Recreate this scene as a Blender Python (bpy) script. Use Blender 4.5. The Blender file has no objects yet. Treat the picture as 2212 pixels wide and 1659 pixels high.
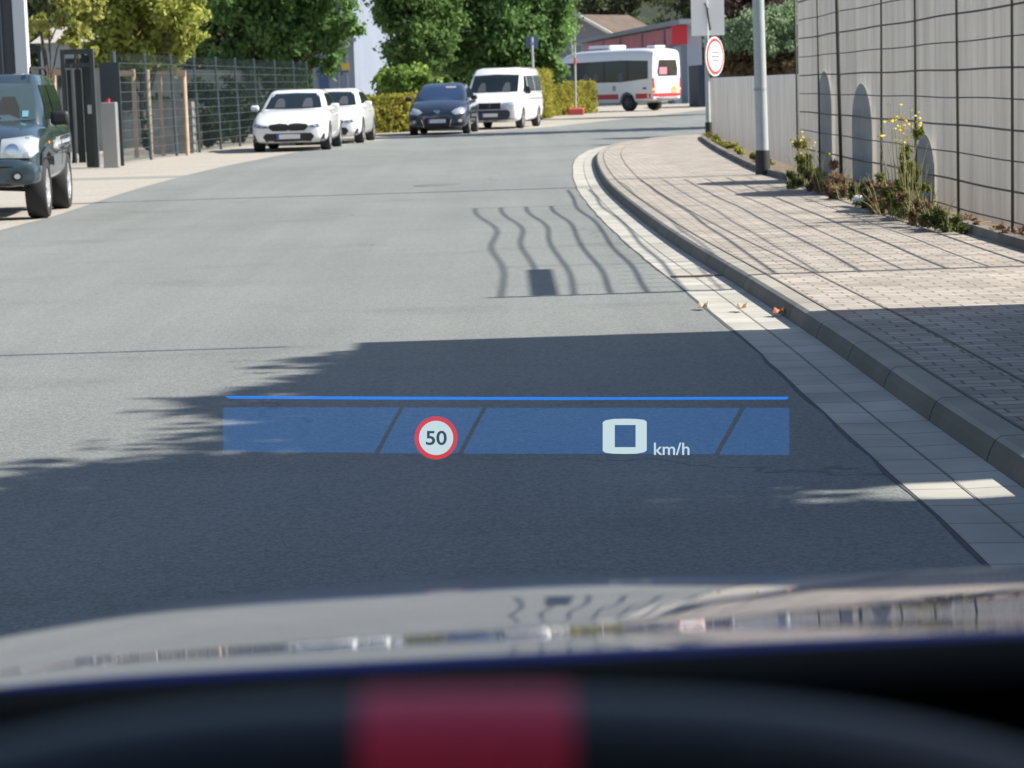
import bpy, bmesh, math, random
import numpy as np
from mathutils import Vector, Matrix
from mathutils.bvhtree import BVHTree
random.seed(7); rng = np.random.default_rng(7)
PI = math.pi; R = math.radians
scene = bpy.context.scene; COL = scene.collection

# ------------------------------------------------------------------ camera, sky, sun, exposure
EYE = 1.36; FOC = 5000.0; PITCH = math.atan(643.5/FOC); ROLL = R(1.8)
cam_d = bpy.data.cameras.new('camera'); cam = bpy.data.objects.new('camera', cam_d); COL.objects.link(cam)
cam_d.sensor_width = 36; cam_d.lens = 36*FOC/2212; cam_d.clip_start = .02; cam_d.clip_end = 2000
cam.location = (0, 0, EYE)
cam.matrix_world = Matrix.Translation((0, 0, EYE)) @ Matrix.Rotation(PI/2-PITCH, 4, 'X') @ Matrix.Rotation(-ROLL, 4, 'Z')
cam_d.dof.use_dof = True; cam_d.dof.focus_distance = 8.2; cam_d.dof.aperture_fstop = 10.5
cam_d.dof.aperture_blades = 0
scene.camera = cam
SUN_EL = R(40)
w = bpy.data.worlds.new('World'); scene.world = w; w.use_nodes = True
nt = w.node_tree; bg = nt.nodes['Background']; sky = nt.nodes.new('ShaderNodeTexSky')
sky.sky_type = 'NISHITA'; sky.sun_disc = False; sky.sun_elevation = SUN_EL; sky.sun_rotation = R(90)
sky.air_density = 1.0; sky.dust_density = 1.2
nt.links.new(sky.outputs[0], bg.inputs[0]); bg.inputs[1].default_value = .082
sd = bpy.data.lights.new('sun', 'SUN'); so = bpy.data.objects.new('sun', sd); COL.objects.link(so)
sd.energy = 4.5; sd.angle = R(.5); sd.color = (1, .95, .86)
so.rotation_euler = Vector((-math.cos(SUN_EL), 0, -math.sin(SUN_EL))).to_track_quat('-Z', 'Y').to_euler()
scene.view_settings.view_transform = 'Standard'; scene.view_settings.look = 'None'
EXPO = 1.0
scene.view_settings.exposure = EXPO; scene.view_settings.gamma = 1
scene.cycles.max_bounces = 7; scene.cycles.transparent_max_bounces = 16
scene.cycles.sample_clamp_indirect = 6; scene.cycles.caustics_reflective = False; scene.cycles.caustics_refractive = False

# ------------------------------------------------------------------ pixel helpers (2212 x 1659 sheet)
def ray(px, py):
    u = (px-1106)/FOC; v = (829.5-py)/FOC
    c, s = math.cos(ROLL), math.sin(ROLL)
    u2 = u*c+v*s; v2 = -u*s+v*c
    y = math.cos(PITCH)+v2*math.sin(PITCH); z = -math.sin(PITCH)+v2*math.cos(PITCH)
    return u2/y, z/y
def g(px, py, z=0):
    r = ray(px, py); t = (z-EYE)/r[1]; return (r[0]*t, t)
def at(px, py, D):
    r = ray(px, py); return Vector((r[0]*D, D, EYE+r[1]*D))

# ------------------------------------------------------------------ materials
MATS = {}
def mat(name, col, rough=.6, metal=0, spec=.5, coat=0, emis=None, noise=None, bump=0, bscale=40, var=None, alpha=None):
    if name in MATS: return MATS[name]
    m = bpy.data.materials.new(name); m.use_nodes = True; MATS[name] = m
    n = m.node_tree.nodes; l = m.node_tree.links; p = n['Principled BSDF']
    p.inputs['Base Color'].default_value = (*col, 1); p.inputs['Roughness'].default_value = rough
    p.inputs['Metallic'].default_value = metal; p.inputs['Specular IOR Level'].default_value = spec
    p.inputs['Coat Weight'].default_value = coat; p.inputs['Coat Roughness'].default_value = .03
    if emis: p.inputs['Emission Color'].default_value = (*emis[:3], 1); p.inputs['Emission Strength'].default_value = emis[3]
    tc = n.new('ShaderNodeTexCoord')
    if noise:      # (scale, amount, detail)
        nz = n.new('ShaderNodeTexNoise'); nz.inputs['Scale'].default_value = noise[0]; nz.inputs['Detail'].default_value = noise[2] if len(noise) > 2 else 4
        l.new(tc.outputs['Object'], nz.inputs['Vector'])
        mr = n.new('ShaderNodeMapRange'); mr.inputs[1].default_value = .3; mr.inputs[2].default_value = .7
        mr.inputs[3].default_value = 1-noise[1]; mr.inputs[4].default_value = 1+noise[1]; l.new(nz.outputs['Fac'], mr.inputs[0])
        mx = n.new('ShaderNodeVectorMath'); mx.operation = 'SCALE'; mx.inputs[0].default_value = col
        l.new(mr.outputs[0], mx.inputs['Scale']); l.new(mx.outputs[0], p.inputs['Base Color'])
    if bump:
        nb = n.new('ShaderNodeTexNoise'); nb.inputs['Scale'].default_value = bscale; l.new(tc.outputs['Object'], nb.inputs['Vector'])
        b = n.new('ShaderNodeBump'); b.inputs['Strength'].default_value = bump; b.inputs['Distance'].default_value = .01
        l.new(nb.outputs['Fac'], b.inputs['Height']); l.new(b.outputs[0], p.inputs['Normal'])
    return m
def leafmat(name, c1, c2, scale=.8, trans=.35, c3=None):
    m = bpy.data.materials.new(name); m.use_nodes = True; n = m.node_tree.nodes; l = m.node_tree.links
    n.clear(); out = n.new('ShaderNodeOutputMaterial')
    geo = n.new('ShaderNodeNewGeometry'); tc = n.new('ShaderNodeTexCoord'); nz = n.new('ShaderNodeTexNoise')
    nz.inputs['Scale'].default_value = scale; l.new(tc.outputs['Object'], nz.inputs['Vector'])
    ad = n.new('ShaderNodeMath'); ad.operation = 'MULTIPLY_ADD'; ad.inputs[1].default_value = .45
    l.new(geo.outputs['Random Per Island'], ad.inputs[0])
    mr = n.new('ShaderNodeMapRange'); mr.inputs[1].default_value = .35; mr.inputs[2].default_value = .65; mr.inputs[4].default_value = .6
    l.new(nz.outputs['Fac'], mr.inputs[0]); l.new(mr.outputs[0], ad.inputs[2])
    cr = n.new('ShaderNodeValToRGB'); cr.color_ramp.elements[0].color = (*c1, 1); cr.color_ramp.elements[1].color = (*c2, 1)
    if c3: e = cr.color_ramp.elements.new(.92); e.color = (*c3, 1); cr.color_ramp.elements[1].position = .85
    l.new(ad.outputs[0], cr.inputs[0])
    d = n.new('ShaderNodeBsdfDiffuse'); t = n.new('ShaderNodeBsdfTranslucent'); mx = n.new('ShaderNodeMixShader'); mx.inputs[0].default_value = trans
    l.new(cr.outputs[0], d.inputs[0]); l.new(cr.outputs[0], t.inputs[0]); l.new(d.outputs[0], mx.inputs[1]); l.new(t.outputs[0], mx.inputs[2])
    l.new(mx.outputs[0], out.inputs[0]); return m

# ------------------------------------------------------------------ mesh helpers
class MB:
    def __init__(s): s.v = []; s.f = []
    def quad(s, a, b, c, d): i = len(s.v); s.v += [a, b, c, d]; s.f.append((i, i+1, i+2, i+3)); return s
    def poly(s, pts): i = len(s.v); s.v += pts; s.f.append(tuple(range(i, i+len(pts)))); return s
    def box(s, x0, x1, y0, y1, z0, z1, M=None):
        i = len(s.v); P = [Vector((x, y, z)) for z in (z0, z1) for x, y in ((x0, y0), (x1, y0), (x1, y1), (x0, y1))]
        if M: P = [M @ p for p in P]
        s.v += P; s.f += [tuple(i+k for k in q) for q in ((3, 2, 1, 0), (4, 5, 6, 7), (0, 1, 5, 4), (1, 2, 6, 5), (2, 3, 7, 6), (3, 0, 4, 7))]; return s
    def tube(s, pts, r, n=8, cap=True):
        pts = [Vector(p) for p in pts]; rr = r if isinstance(r, (list, tuple)) else [r]*len(pts); base = len(s.v)
        for k, p in enumerate(pts):
            d = (pts[min(k+1, len(pts)-1)]-pts[max(k-1, 0)]).normalized()
            a = d.cross(Vector((0, 0, 1)) if abs(d.z) < .9 else Vector((0, 1, 0))).normalized(); b = d.cross(a)
            for j in range(n): t = 2*PI*j/n; s.v.append(p+(a*math.cos(t)+b*math.sin(t))*rr[k])
        for k in range(len(pts)-1):
            for j in range(n):
                j2 = (j+1) % n; s.f.append((base+k*n+j, base+k*n+j2, base+(k+1)*n+j2, base+(k+1)*n+j))
        if cap: s.f.append(tuple(base+j for j in range(n))[::-1]); s.f.append(tuple(base+(len(pts)-1)*n+j for j in range(n)))
        return s
    def lathe(s, prof, M, n=24):   # prof: (radius, axial); axis = local x
        base = len(s.v)
        for (r, a) in prof:
            for j in range(n): t = 2*PI*j/n; s.v.append(M @ Vector((a, r*math.cos(t), r*math.sin(t))))
        for k in range(len(prof)-1):
            for j in range(n): j2 = (j+1) % n; s.f.append((base+k*n+j, base+k*n+j2, base+(k+1)*n+j2, base+(k+1)*n+j))
        s.f.append(tuple(base+j for j in range(n))[::-1]); s.f.append(tuple(base+(len(prof)-1)*n+j for j in range(n)))
        return s
    def mesh(s, name):
        me = bpy.data.meshes.new(name); me.from_pydata([tuple(p) for p in s.v], [], s.f); me.update(); return me
    def build(s, name, m, parent=None, smooth=False, fix=True):
        me = s.mesh(name)
        if fix:
            bm = bmesh.new(); bm.from_mesh(me); bmesh.ops.recalc_face_normals(bm, faces=bm.faces); bm.to_mesh(me); bm.free()
        return link(name, me, m, parent, smooth)
def link(name, me, m, parent=None, smooth=False):
    o = bpy.data.objects.new(name, me); COL.objects.link(o)
    if m: me.materials.clear(); me.materials.append(m)
    if smooth:
        me.shade_smooth()
        if smooth != 'all': me.set_sharp_from_angle(angle=R(40))
    if parent: o.parent = parent
    return o
def thing(name, label, cat, loc=(0, 0, 0), rz=0, group=None):
    o = bpy.data.objects.new(name, None); COL.objects.link(o); o.location = loc; o.rotation_euler = (0, 0, rz)
    return tag(o, label, cat, group)
def tag(o, label, cat, group=None, kind=None):
    o['label'] = label; o['category'] = cat
    if group: o['group'] = group
    if kind: o['kind'] = kind
    return o
def struct(o): o['kind'] = 'structure'; return o
def evalmesh(o, mods):
    for t, kw in mods:
        md = o.modifiers.new(t, t)
        for k, v in kw.items(): setattr(md, k, v)
    dg = bpy.context.evaluated_depsgraph_get(); dg.update()
    me = bpy.data.meshes.new_from_object(o.evaluated_get(dg)); o.modifiers.clear(); o.data = me; return me

# ================================================================== SETTING
def groundmat():
    m = mat('gravel', (.44, .40, .33), .95, spec=.1); n = m.node_tree.nodes; l = m.node_tree.links; p = n['Principled BSDF']
    tc = n.new('ShaderNodeTexCoord'); v = n.new('ShaderNodeTexVoronoi'); v.inputs['Scale'].default_value = 28
    nz = n.new('ShaderNodeTexNoise'); nz.inputs['Scale'].default_value = .7; nz.inputs['Detail'].default_value = 6
    l.new(tc.outputs['Object'], v.inputs['Vector']); l.new(tc.outputs['Object'], nz.inputs['Vector'])
    cr = n.new('ShaderNodeValToRGB'); cr.color_ramp.elements[0].color = (.27, .25, .215, 1); cr.color_ramp.elements[1].color = (.44, .41, .36, 1)
    sp = n.new('ShaderNodeSeparateColor'); l.new(v.outputs['Color'], sp.inputs[0])
    ad = n.new('ShaderNodeMath'); ad.operation = 'MULTIPLY_ADD'; ad.inputs[1].default_value = .5; l.new(sp.outputs[0], ad.inputs[0])
    m2 = n.new('ShaderNodeMath'); m2.operation = 'MULTIPLY'; m2.inputs[1].default_value = .5; l.new(nz.outputs['Fac'], m2.inputs[0]); l.new(m2.outputs[0], ad.inputs[2])
    l.new(ad.outputs[0], cr.inputs[0]); l.new(cr.outputs[0], p.inputs['Base Color']); return m
def asphaltmat():
    m = mat('asphalt', (.15, .155, .15), .82, spec=.35); n = m.node_tree.nodes; l = m.node_tree.links; p = n['Principled BSDF']
    tc = n.new('ShaderNodeTexCoord')
    def nz(sc, det, mp=(1, 1, 1), w=None):
        mp_ = n.new('ShaderNodeMapping'); mp_.inputs['Scale'].default_value = mp; l.new(tc.outputs['Object'], mp_.inputs[0])
        t = n.new('ShaderNodeTexNoise'); t.inputs['Scale'].default_value = sc; t.inputs['Detail'].default_value = det; t.inputs['Roughness'].default_value = .6
        l.new(mp_.outputs[0], t.inputs['Vector']); return t.outputs['Fac']
    def rmp(src, a, b, lo, hi):
        r = n.new('ShaderNodeMapRange'); r.inputs[1].default_value = a; r.inputs[2].default_value = b; r.inputs[3].default_value = lo; r.inputs[4].default_value = hi
        l.new(src, r.inputs[0]); return r.outputs[0]
    def mul(a, b):
        r = n.new('ShaderNodeMath'); r.operation = 'MULTIPLY'; l.new(a, r.inputs[0]); l.new(b, r.inputs[1]); return r.outputs[0]
    fine = mul(rmp(nz(75, 3), .3, .7, .70, 1.30), rmp(nz(24, 4), .35, .65, .92, 1.08)); broad = rmp(nz(.35, 5, (1, .5, 1)), .3, .7, .9, 1.1); patch = rmp(nz(1.1, 6, (.5, 1, 1)), .56, .72, 1, .84)
    grit = rmp(nz(160, 1), .68, .78, 1, 1.7); tracks = rmp(nz(.9, 3, (2.2, .06, 1)), .3, .7, .94, 1.06)
    vo = n.new('ShaderNodeTexVoronoi'); vo.feature = 'DISTANCE_TO_EDGE'; vo.inputs['Scale'].default_value = .33
    wn = n.new('ShaderNodeTexNoise'); wn.inputs['Scale'].default_value = 1.6; wn.inputs['Detail'].default_value = 6; l.new(tc.outputs['Object'], wn.inputs['Vector'])
    wa = n.new('ShaderNodeVectorMath'); wa.operation = 'MULTIPLY_ADD'; wa.inputs[1].default_value = (.9, .9, 0); l.new(wn.outputs['Color'], wa.inputs[0]); l.new(tc.outputs['Object'], wa.inputs[2]); l.new(wa.outputs[0], vo.inputs['Vector'])
    crack = rmp(vo.outputs['Distance'], .0, .006, .62, 1)
    msk = rmp(nz(.18, 2), .5, .6, 1, 0); mixc = n.new('ShaderNodeMix'); mixc.data_type = 'FLOAT'; l.new(msk, mixc.inputs[0]); l.new(crack, mixc.inputs[2]); mixc.inputs[3].default_value = 1.0
    f = mul(mul(mul(mul(fine, broad), mul(patch, grit)), tracks), mixc.outputs[0])
    sc = n.new('ShaderNodeVectorMath'); sc.operation = 'SCALE'; sc.inputs[0].default_value = (.185, .195, .186); l.new(f, sc.inputs['Scale'])
    l.new(sc.outputs[0], p.inputs['Base Color'])
    b = n.new('ShaderNodeBump'); b.inputs['Strength'].default_value = .35; b.inputs['Distance'].default_value = .006; l.new(fine, b.inputs['Height']); l.new(b.outputs[0], p.inputs['Normal'])
    return m
def pavermat(name, c1, c2, mortar, bw, bh, ms=.008, rot=0, dots=False, sq=0.5):
    m = mat(name, c1, .9, spec=.2); n = m.node_tree.nodes; l = m.node_tree.links; p = n['Principled BSDF']
    tc = n.new('ShaderNodeTexCoord'); mp = n.new('ShaderNodeMapping'); mp.inputs['Rotation'].default_value = (0, 0, rot); l.new(tc.outputs['Object'], mp.inputs[0])
    bt = n.new('ShaderNodeTexBrick'); bt.inputs['Scale'].default_value = 1; bt.inputs['Brick Width'].default_value = bw; bt.inputs['Row Height'].default_value = bh
    bt.inputs['Mortar Size'].default_value = ms; bt.inputs['Color1'].default_value = (*c1, 1); bt.inputs['Color2'].default_value = (*c2, 1); bt.inputs['Mortar'].default_value = (*mortar, 1)
    bt.offset = sq; l.new(mp.outputs[0], bt.inputs['Vector'])
    nz = n.new('ShaderNodeTexNoise'); nz.inputs['Scale'].default_value = 2.2; nz.inputs['Detail'].default_value = 7; l.new(tc.outputs['Object'], nz.inputs['Vector'])
    mr = n.new('ShaderNodeMapRange'); mr.inputs[1].default_value = .3; mr.inputs[2].default_value = .7; mr.inputs[3].default_value = .84; mr.inputs[4].default_value = 1.12; l.new(nz.outputs['Fac'], mr.inputs[0])
    sc = n.new('ShaderNodeVectorMath'); sc.operation = 'SCALE'; l.new(bt.outputs['Color'], sc.inputs[0]); l.new(mr.outputs[0], sc.inputs['Scale'])
    l.new(sc.outputs[0], p.inputs['Base Color']); return m

struct(MB().quad((-400, -60, 0), (400, -60, 0), (400, 600, 0), (-400, 600, 0)).build('ground', groundmat()))
struct(MB().quad((-400, 230, -1), (400, 230, -1), (400, 420, 70), (-400, 420, 70)).build('hill', mat('hill_green', (.02, .03, .015), .95, noise=(.2, .5, 6))))

roadL = [(-5.3, -30), (-5.3, 0), (-5.38, 15), (-5.41, 24.7), (-5.35, 27), (-5.42, 30), (-5.53, 34), (-5.53, 38.4), (-5.42, 44), (-5.12, 49), (-4.75, 54), (-4.1, 59), (-3.3, 64), (-2.3, 67.5), (-.68, 71), (1.3, 75.5), (4.1, 86), (7.4, 99), (10.5, 113)]
kerb = [(1.75, -30), (1.73, 0), (1.68, 4), (1.66, 7), (1.62, 9.3), (1.59, 11.8), (1.51, 15), (1.40, 18.5), (1.33, 22), (1.29, 26), (1.29, 30), (1.38, 35), (1.56, 40.5), (1.8, 44.5), (2.15, 48), (2.7, 51), (3.6, 53.5), (5, 55), (8, 55.8), (40, 56.5)]
def resample(P, step=.5):
    out = []
    n = len(P)
    def cr(a, b, c, d, t): return .5*((2*b)+(-a+c)*t+(2*a-5*b+4*c-d)*t*t+(-a+3*b-3*c+d)*t**3)
    for i in range(n-1):
        a, b, c, d = P[max(i-1, 0)], P[i], P[i+1], P[min(i+2, n-1)]
        k = max(1, int(math.hypot(c[0]-b[0], c[1]-b[1])/step))
        for j in range(k): t = j/k; out.append((cr(a[0], b[0], c[0], d[0], t), cr(a[1], b[1], c[1], d[1], t)))
    out.append(P[-1]); return out
kp = resample(kerb, .35)
def offs(P, d):
    o = []
    for i, p in enumerate(P):
        a, b = P[max(i-1, 0)], P[min(i+1, len(P)-1)]; t = Vector((b[0]-a[0], b[1]-a[1])).normalized(); o.append((p[0]+t.y*d, p[1]-t.x*d))
    return o
asph = asphaltmat()
rl = resample(roadL, .6)
bm = MB(); bm.poly([(x, y, .004) for x, y in rl]+[(40, 140, .004)]+[(x, y, .004) for x, y in kp[::-1]])
me = bm.mesh('road'); b_ = bmesh.new(); b_.from_mesh(me); bmesh.ops.triangulate(b_, faces=b_.faces); b_.to_mesh(me); b_.free()
struct(link('road', me, asph))
def ribbon(name, lines, m, jit=None):   # lines: list of (polyline, z)
    mb = MB(); n = len(lines[0][0]); idx = []
    for P, z in lines: idx.append(len(mb.v)); mb.v += [(p[0], p[1], z) for p in P]
    for a, b in zip(idx[:-1], idx[1:]):
        for i in range(n-1): mb.f.append((a+i, b+i, b+i+1, a+i+1))
    return mb.build(name, m, fix=False)
gutmat = pavermat('gutter_stone', (.36, .35, .31), (.44, .425, .38), (.25, .235, .21), .30, 60, .007, rot=R(91), sq=0)
gl = offs(kp, -.36); gl = [(x+random.uniform(-.006, .006), y) for x, y in gl]
def gsub(P): return P
struct(ribbon('gutter', [(gl, .008), (offs(kp, -.18), .005), (kp, .010)], gutmat))
struct(ribbon('gutter_joint', [(offs(kp, -.186), .0085), (offs(kp, -.180), .0085)], mat('joint3', (.19, .175, .15), .9)))
# ragged dark joint where the asphalt meets the gutter
jl = [(x-.004-random.uniform(0, .018), y) for x, y in gl]
struct(ribbon('asphalt_joint', [(jl, .0062), (gl, .0066)], mat('joint', (.08, .08, .076), .9)))
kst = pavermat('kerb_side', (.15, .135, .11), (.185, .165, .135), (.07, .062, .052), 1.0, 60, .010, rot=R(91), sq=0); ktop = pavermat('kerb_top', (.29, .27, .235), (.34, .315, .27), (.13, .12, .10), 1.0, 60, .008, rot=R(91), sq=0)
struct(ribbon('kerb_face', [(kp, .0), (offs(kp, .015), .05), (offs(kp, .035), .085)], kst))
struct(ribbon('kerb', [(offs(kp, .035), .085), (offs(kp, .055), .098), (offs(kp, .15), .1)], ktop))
pv = pavermat('pavement', (.30, .27, .235), (.42, .378, .33), (.17, .15, .125), .205, .105, .007, rot=0)
ko = offs(kp, .15)
cutk = [p for p in ko if p[0] < 30]; far_ = [(40+.001*i, p[1]) for i, p in enumerate(cutk)]
struct(ribbon('pavement', [(cutk, .1), (far_, .1)], pv))
struct(ribbon('pavement_joint', [(offs(kp, .151), .1045), (offs(kp, .165), .1045)], mat('joint2', (.16, .14, .12), .9)))
struct(ribbon('pavement_joint', [(offs(kp, .46), .1045), (offs(kp, .472), .1045)], MATS['joint2']))
# edging stone and soil strip in front of the wall
back = resample([(3.7, 3), (3.68, 12), (3.63, 17), (3.62, 22), (3.5, 27.9), (3.43, 31.4), (3.6, 37), (3.85, 43.2), (4.15, 49), (4.4, 52)], .6)
struct(ribbon('edging', [(offs(back, 0), .1), (offs(back, .01), .17), (offs(back, .10), .17), (offs(back, .11), .12)], mat('edging', (.15, .135, .115), .95, noise=(2, .4, 6))))
struct(ribbon('soil', [(offs(back, .105), .135), (offs(back, .9), .135)], mat('soil', (.16, .12, .08), 1, noise=(9, .5, 6))))
# flat grey strip across the gravel on the left
struct(MB().quad((-12, 40.2, .003), (-5.55, 39.3, .003), (-5.5, 40.3, .003), (-12, 41.6, .003)).build('grey_strip', mat('strip', (.24, .24, .22), .9)))
# rusty slot drain in the gutter
x0, y0 = g(1455, 601); x1, y1 = g(1540, 598)
d = MB().box(1.13, 1.505, y0-.05, y0+.05, .0, .0145).build('slot_drain', mat('rust', (.14, .075, .05), .8, noise=(20, .4)))
tag(d, 'rust brown slot drain laid across the pale gutter stones', 'drain')

# ================================================================== WALL (SLATTED TO PASS SUN) + TRELLIS
concmat = mat('pale_slat', (.56, .545, .50), .85, spec=.2)
def streak(m, col, amt=.12):
    n = m.node_tree.nodes; l = m.node_tree.links; p = n['Principled BSDF']; tc = n.new('ShaderNodeTexCoord'); mp = n.new('ShaderNodeMapping'); mp.inputs['Scale'].default_value = (14, 1.3, .25)
    nz = n.new('ShaderNodeTexNoise'); nz.inputs['Scale'].default_value = 2; nz.inputs['Detail'].default_value = 5; l.new(tc.outputs['Object'], mp.inputs[0]); l.new(mp.outputs[0], nz.inputs[0])
    mr = n.new('ShaderNodeMapRange'); mr.inputs[1].default_value = .3; mr.inputs[2].default_value = .7; mr.inputs[3].default_value = 1-amt; mr.inputs[4].default_value = 1+amt; l.new(nz.outputs['Fac'], mr.inputs[0])
    sc = n.new('ShaderNodeVectorMath'); sc.operation = 'SCALE'; sc.inputs[0].default_value = col; l.new(mr.outputs[0], sc.inputs['Scale']); l.new(sc.outputs[0], p.inputs['Base Color'])
streak(concmat, (.80, .765, .70), .17)
WX = 3.93
t = thing('sun_slatted_wall', 'tall pale grey wall, slatted to let sun through, standing behind the wire trellis on the right', 'wall', (WX, 15, .1))
mb = MB(); y = 15.0  # solid wall opened into thin upright fins, shaped so sun reaches the pavement
while y < 31:
    mb.box(.0, .30, y-15, y-15+.018, 0, 2.55); y += .34
mb.build('slats', concmat, t)
mat('rail_grey', (.42, .42, .41), .7)
t = thing('low_wall', 'waist-high pale grey wall, slatted to let sun through, beyond the lamp post', 'wall', (3.95, 31.1, .1))
mb = MB(); k = 0; cop = MB(); y = 31.1  # same open fins in place of solid concrete, so sunlight passes
def lwx(y): return 3.93+(y-31.1)/(52.2-31.1)*.70
while y < 52.2:
    x = lwx(y)-3.95; mb.box(x, x+.24, y-31.1, y-31.1+.018, 0, 1.30); y += .36
mb.build('slats', concmat, t)
# trellis
wire = mat('trellis_wire', (.075, .075, .065), .6, metal=.3)
t = thing('wire_trellis', 'dark wire climbing trellis of wide mesh fixed in front of the pale wall', 'trellis', (3.82, 14.95, .1))
def bulge(y): return .035*math.sin(y*1.15)+.03*math.sin(y*.6+1)
ys = [14.95+.45*i for i in range(26)]   # to 26.2
for k in range(15):
    z = .12+.232*k
    y1 = 30.3 if z < 2.45 else 26.2
    pts = []; y = 14.95
    while y <= y1+.01: pts.append((bulge(y+.06*k)*(.12+1.5*(k/15)**3), y-14.95, z+.004*math.sin(y*1.9+k)-max(0, k-7)/8*.30*max(0, 27-y)/12)); y += .32
    MB().tube(pts, .0115 if k > 8 else (.0095 if k % 2 else .0065), 6).build('horizontal_wire', wire, t, smooth='all')
for k, y in enumerate([14.95, 17.45, 19.5, 21.6, 23.65, 26.15, 28.15, 30.25]):
    h = (3.46-.30*(27-y)/12) if y < 26.5 else 2.45
    MB().tube([(bulge(y)*.4-.012, y-14.95, -.05), (bulge(y)*.8-.012, y-14.95, h*.5), (bulge(y)-.012, y-14.95, h)], .034 if k == 0 else .022 if k == 5 else .012, 8).build('upright_rod', wire, t, smooth='all')
MB().box(-.03, -.01, .05, 2.2, 2.83, 2.97).build('sign_board', mat('rail_grey', (.42, .42, .41)), t)
# thin sheets on the wall, coloured grey as round-topped shadows
silhouette = mat('shadow_grey', (.31, .31, .305), .9, noise=(3, .12))
def stone(Y, wd, h, label):  # one flat sheet whose grey stands in for a shadow silhouette
    o = thing('painted_shadow', label, 'silhouette', (3.90, Y, .1), 0, 'painted round-topped grey shadows on the pale wall')
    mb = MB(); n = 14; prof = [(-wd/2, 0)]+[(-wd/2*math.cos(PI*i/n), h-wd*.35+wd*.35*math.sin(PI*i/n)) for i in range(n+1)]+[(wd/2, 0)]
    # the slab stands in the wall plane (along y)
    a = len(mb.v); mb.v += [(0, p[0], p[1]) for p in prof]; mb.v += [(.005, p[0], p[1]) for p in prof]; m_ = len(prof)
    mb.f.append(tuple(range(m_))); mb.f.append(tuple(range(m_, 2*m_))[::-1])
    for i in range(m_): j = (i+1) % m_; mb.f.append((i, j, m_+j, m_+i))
    mb.build('silhouette', silhouette, o)
stone(28.3, 1.15, 1.32, 'tallest painted shadow, a grey round-topped slab, nearest the lamp post')
stone(25.4, 1.4, 1.17, 'middle painted shadow, a grey round-topped slab behind the trellis')
stone(21.6, .95, .70, 'shortest painted shadow, a grey round-topped slab behind the yellow-flowered weed')

# ================================================================== LAMP POST, SIGNS
galv = mat('galvanised', (.40, .44, .45), .45, metal=.15, noise=(6, .08))
blk = mat('black_sleeve', (.02, .022, .025), .6)
def pole(pb, pt, D, r, name, label, cat, zb=0, m=galv):
    b = at(*pb, D); tp = at(*pt, D); b.z = zb; return b, tp
X, Y = g(1648, 377, .1)
t = thing('lamp_post', 'grey galvanised lamp post with black foot sleeve beside the low wall', 'lamp post', (X, Y, .1))
top = at(1636, -40, Y); lean = (top.x-X)/(top.z-.1)
MB().tube([(0, 0, .30), (lean*.92*3, 0, 3.0), (lean*6, 0, 6.0)], [.082, .075, .06], 20).build('pole', galv, t, smooth=True)
MB().tube([(0, 0, -.05), (0, 0, .24), (0, 0, .32)], [.098, .098, .088], 20).build('sleeve', blk, t, smooth=True)
MB().tube([(lean*1.3, 0, 1.1), (lean*1.36, 0, 1.13)], [.086, .086], 20).build('collar', mat('dkgalv', (.3, .32, .33), .5), t, smooth=True)
MB().tube([(lean*6, 0, 6.0), (lean*6-.5, 0, 6.25), (lean*6-1.1, 0, 6.3)], [.05, .045, .06], 10).build('lantern_arm', galv, t, smooth=True)
MB().box(lean*6-1.75, lean*6-1.05, -.12, .12, 6.24, 6.34).build('lantern', blk, t)
# round sign
D = 51.5; b = at(1531, 296, D); b.z = .1
t = thing('traffic_sign', 'round white sign with red rim on a grey pole at the pavement corner', 'sign', tuple(b))
def loc(px, py, D=D, b=b): p = at(px, py, D)-b; return p
lp = loc(1524, 0); MB().tube([(0, 0, 0), (lp.x*.5, 0, lp.z*.5), (lp.x*1.3, 0, lp.z*1.3)], .055, 12).build('pole', galv, t, smooth=True)
MB().tube([(0, 0, -.05), (0, 0, .33)], .075, 12).build('foot_sleeve', blk, t, smooth=True)
c = loc(1542, 122); rad = .43; Ms = Matrix.Translation(c+Vector((0, -.07, 0))) @ Matrix.Rotation(R(65), 4, 'Z') @ Matrix.Rotation(R(-90), 4, 'Y').inverted()
Ms = Matrix.Translation(c+Vector((0, -.07, 0))) @ Matrix.Rotation(R(-62), 4, 'Z')   # local -y is the face... lathe axis x
Ml = Matrix.Translation(c+Vector((.02, -.02, 0))) @ Matrix.Rotation(R(-33), 4, 'Z')
redm = mat('sign_red', (.62, .05, .055), .45); whitem = mat('sign_white', (.74, .74, .72), .5); dtxt = mat('sign_faded', (.22, .22, .23), .6)
MB().lathe([(.40, -.012), (rad-.03, -.010), (rad-.03, .008), (.30, .010)], Ml, 36).build('sign_rim', redm, t)
MB().lathe([(.40, -.016), (rad, -.014), (rad, .002), (.38, .003)], Ml, 36).build('sign_border', whitem, t)
fc = MB().lathe([(.33, -.012), (.325, .016)], Ml, 36).build('sign_face', whitem, t)
for zz, hw in ((.09, .17), (0, .2), (-.09, .15)):
    MB().box(.0165, .022, -hw, hw, zz-.022, zz+.022, Ml).build('faded_line', dtxt, fc)
bk = MB().box(-.045, -.015, -.03, .03, -.25, .25, Ml).build('bracket', blk, t)
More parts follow.
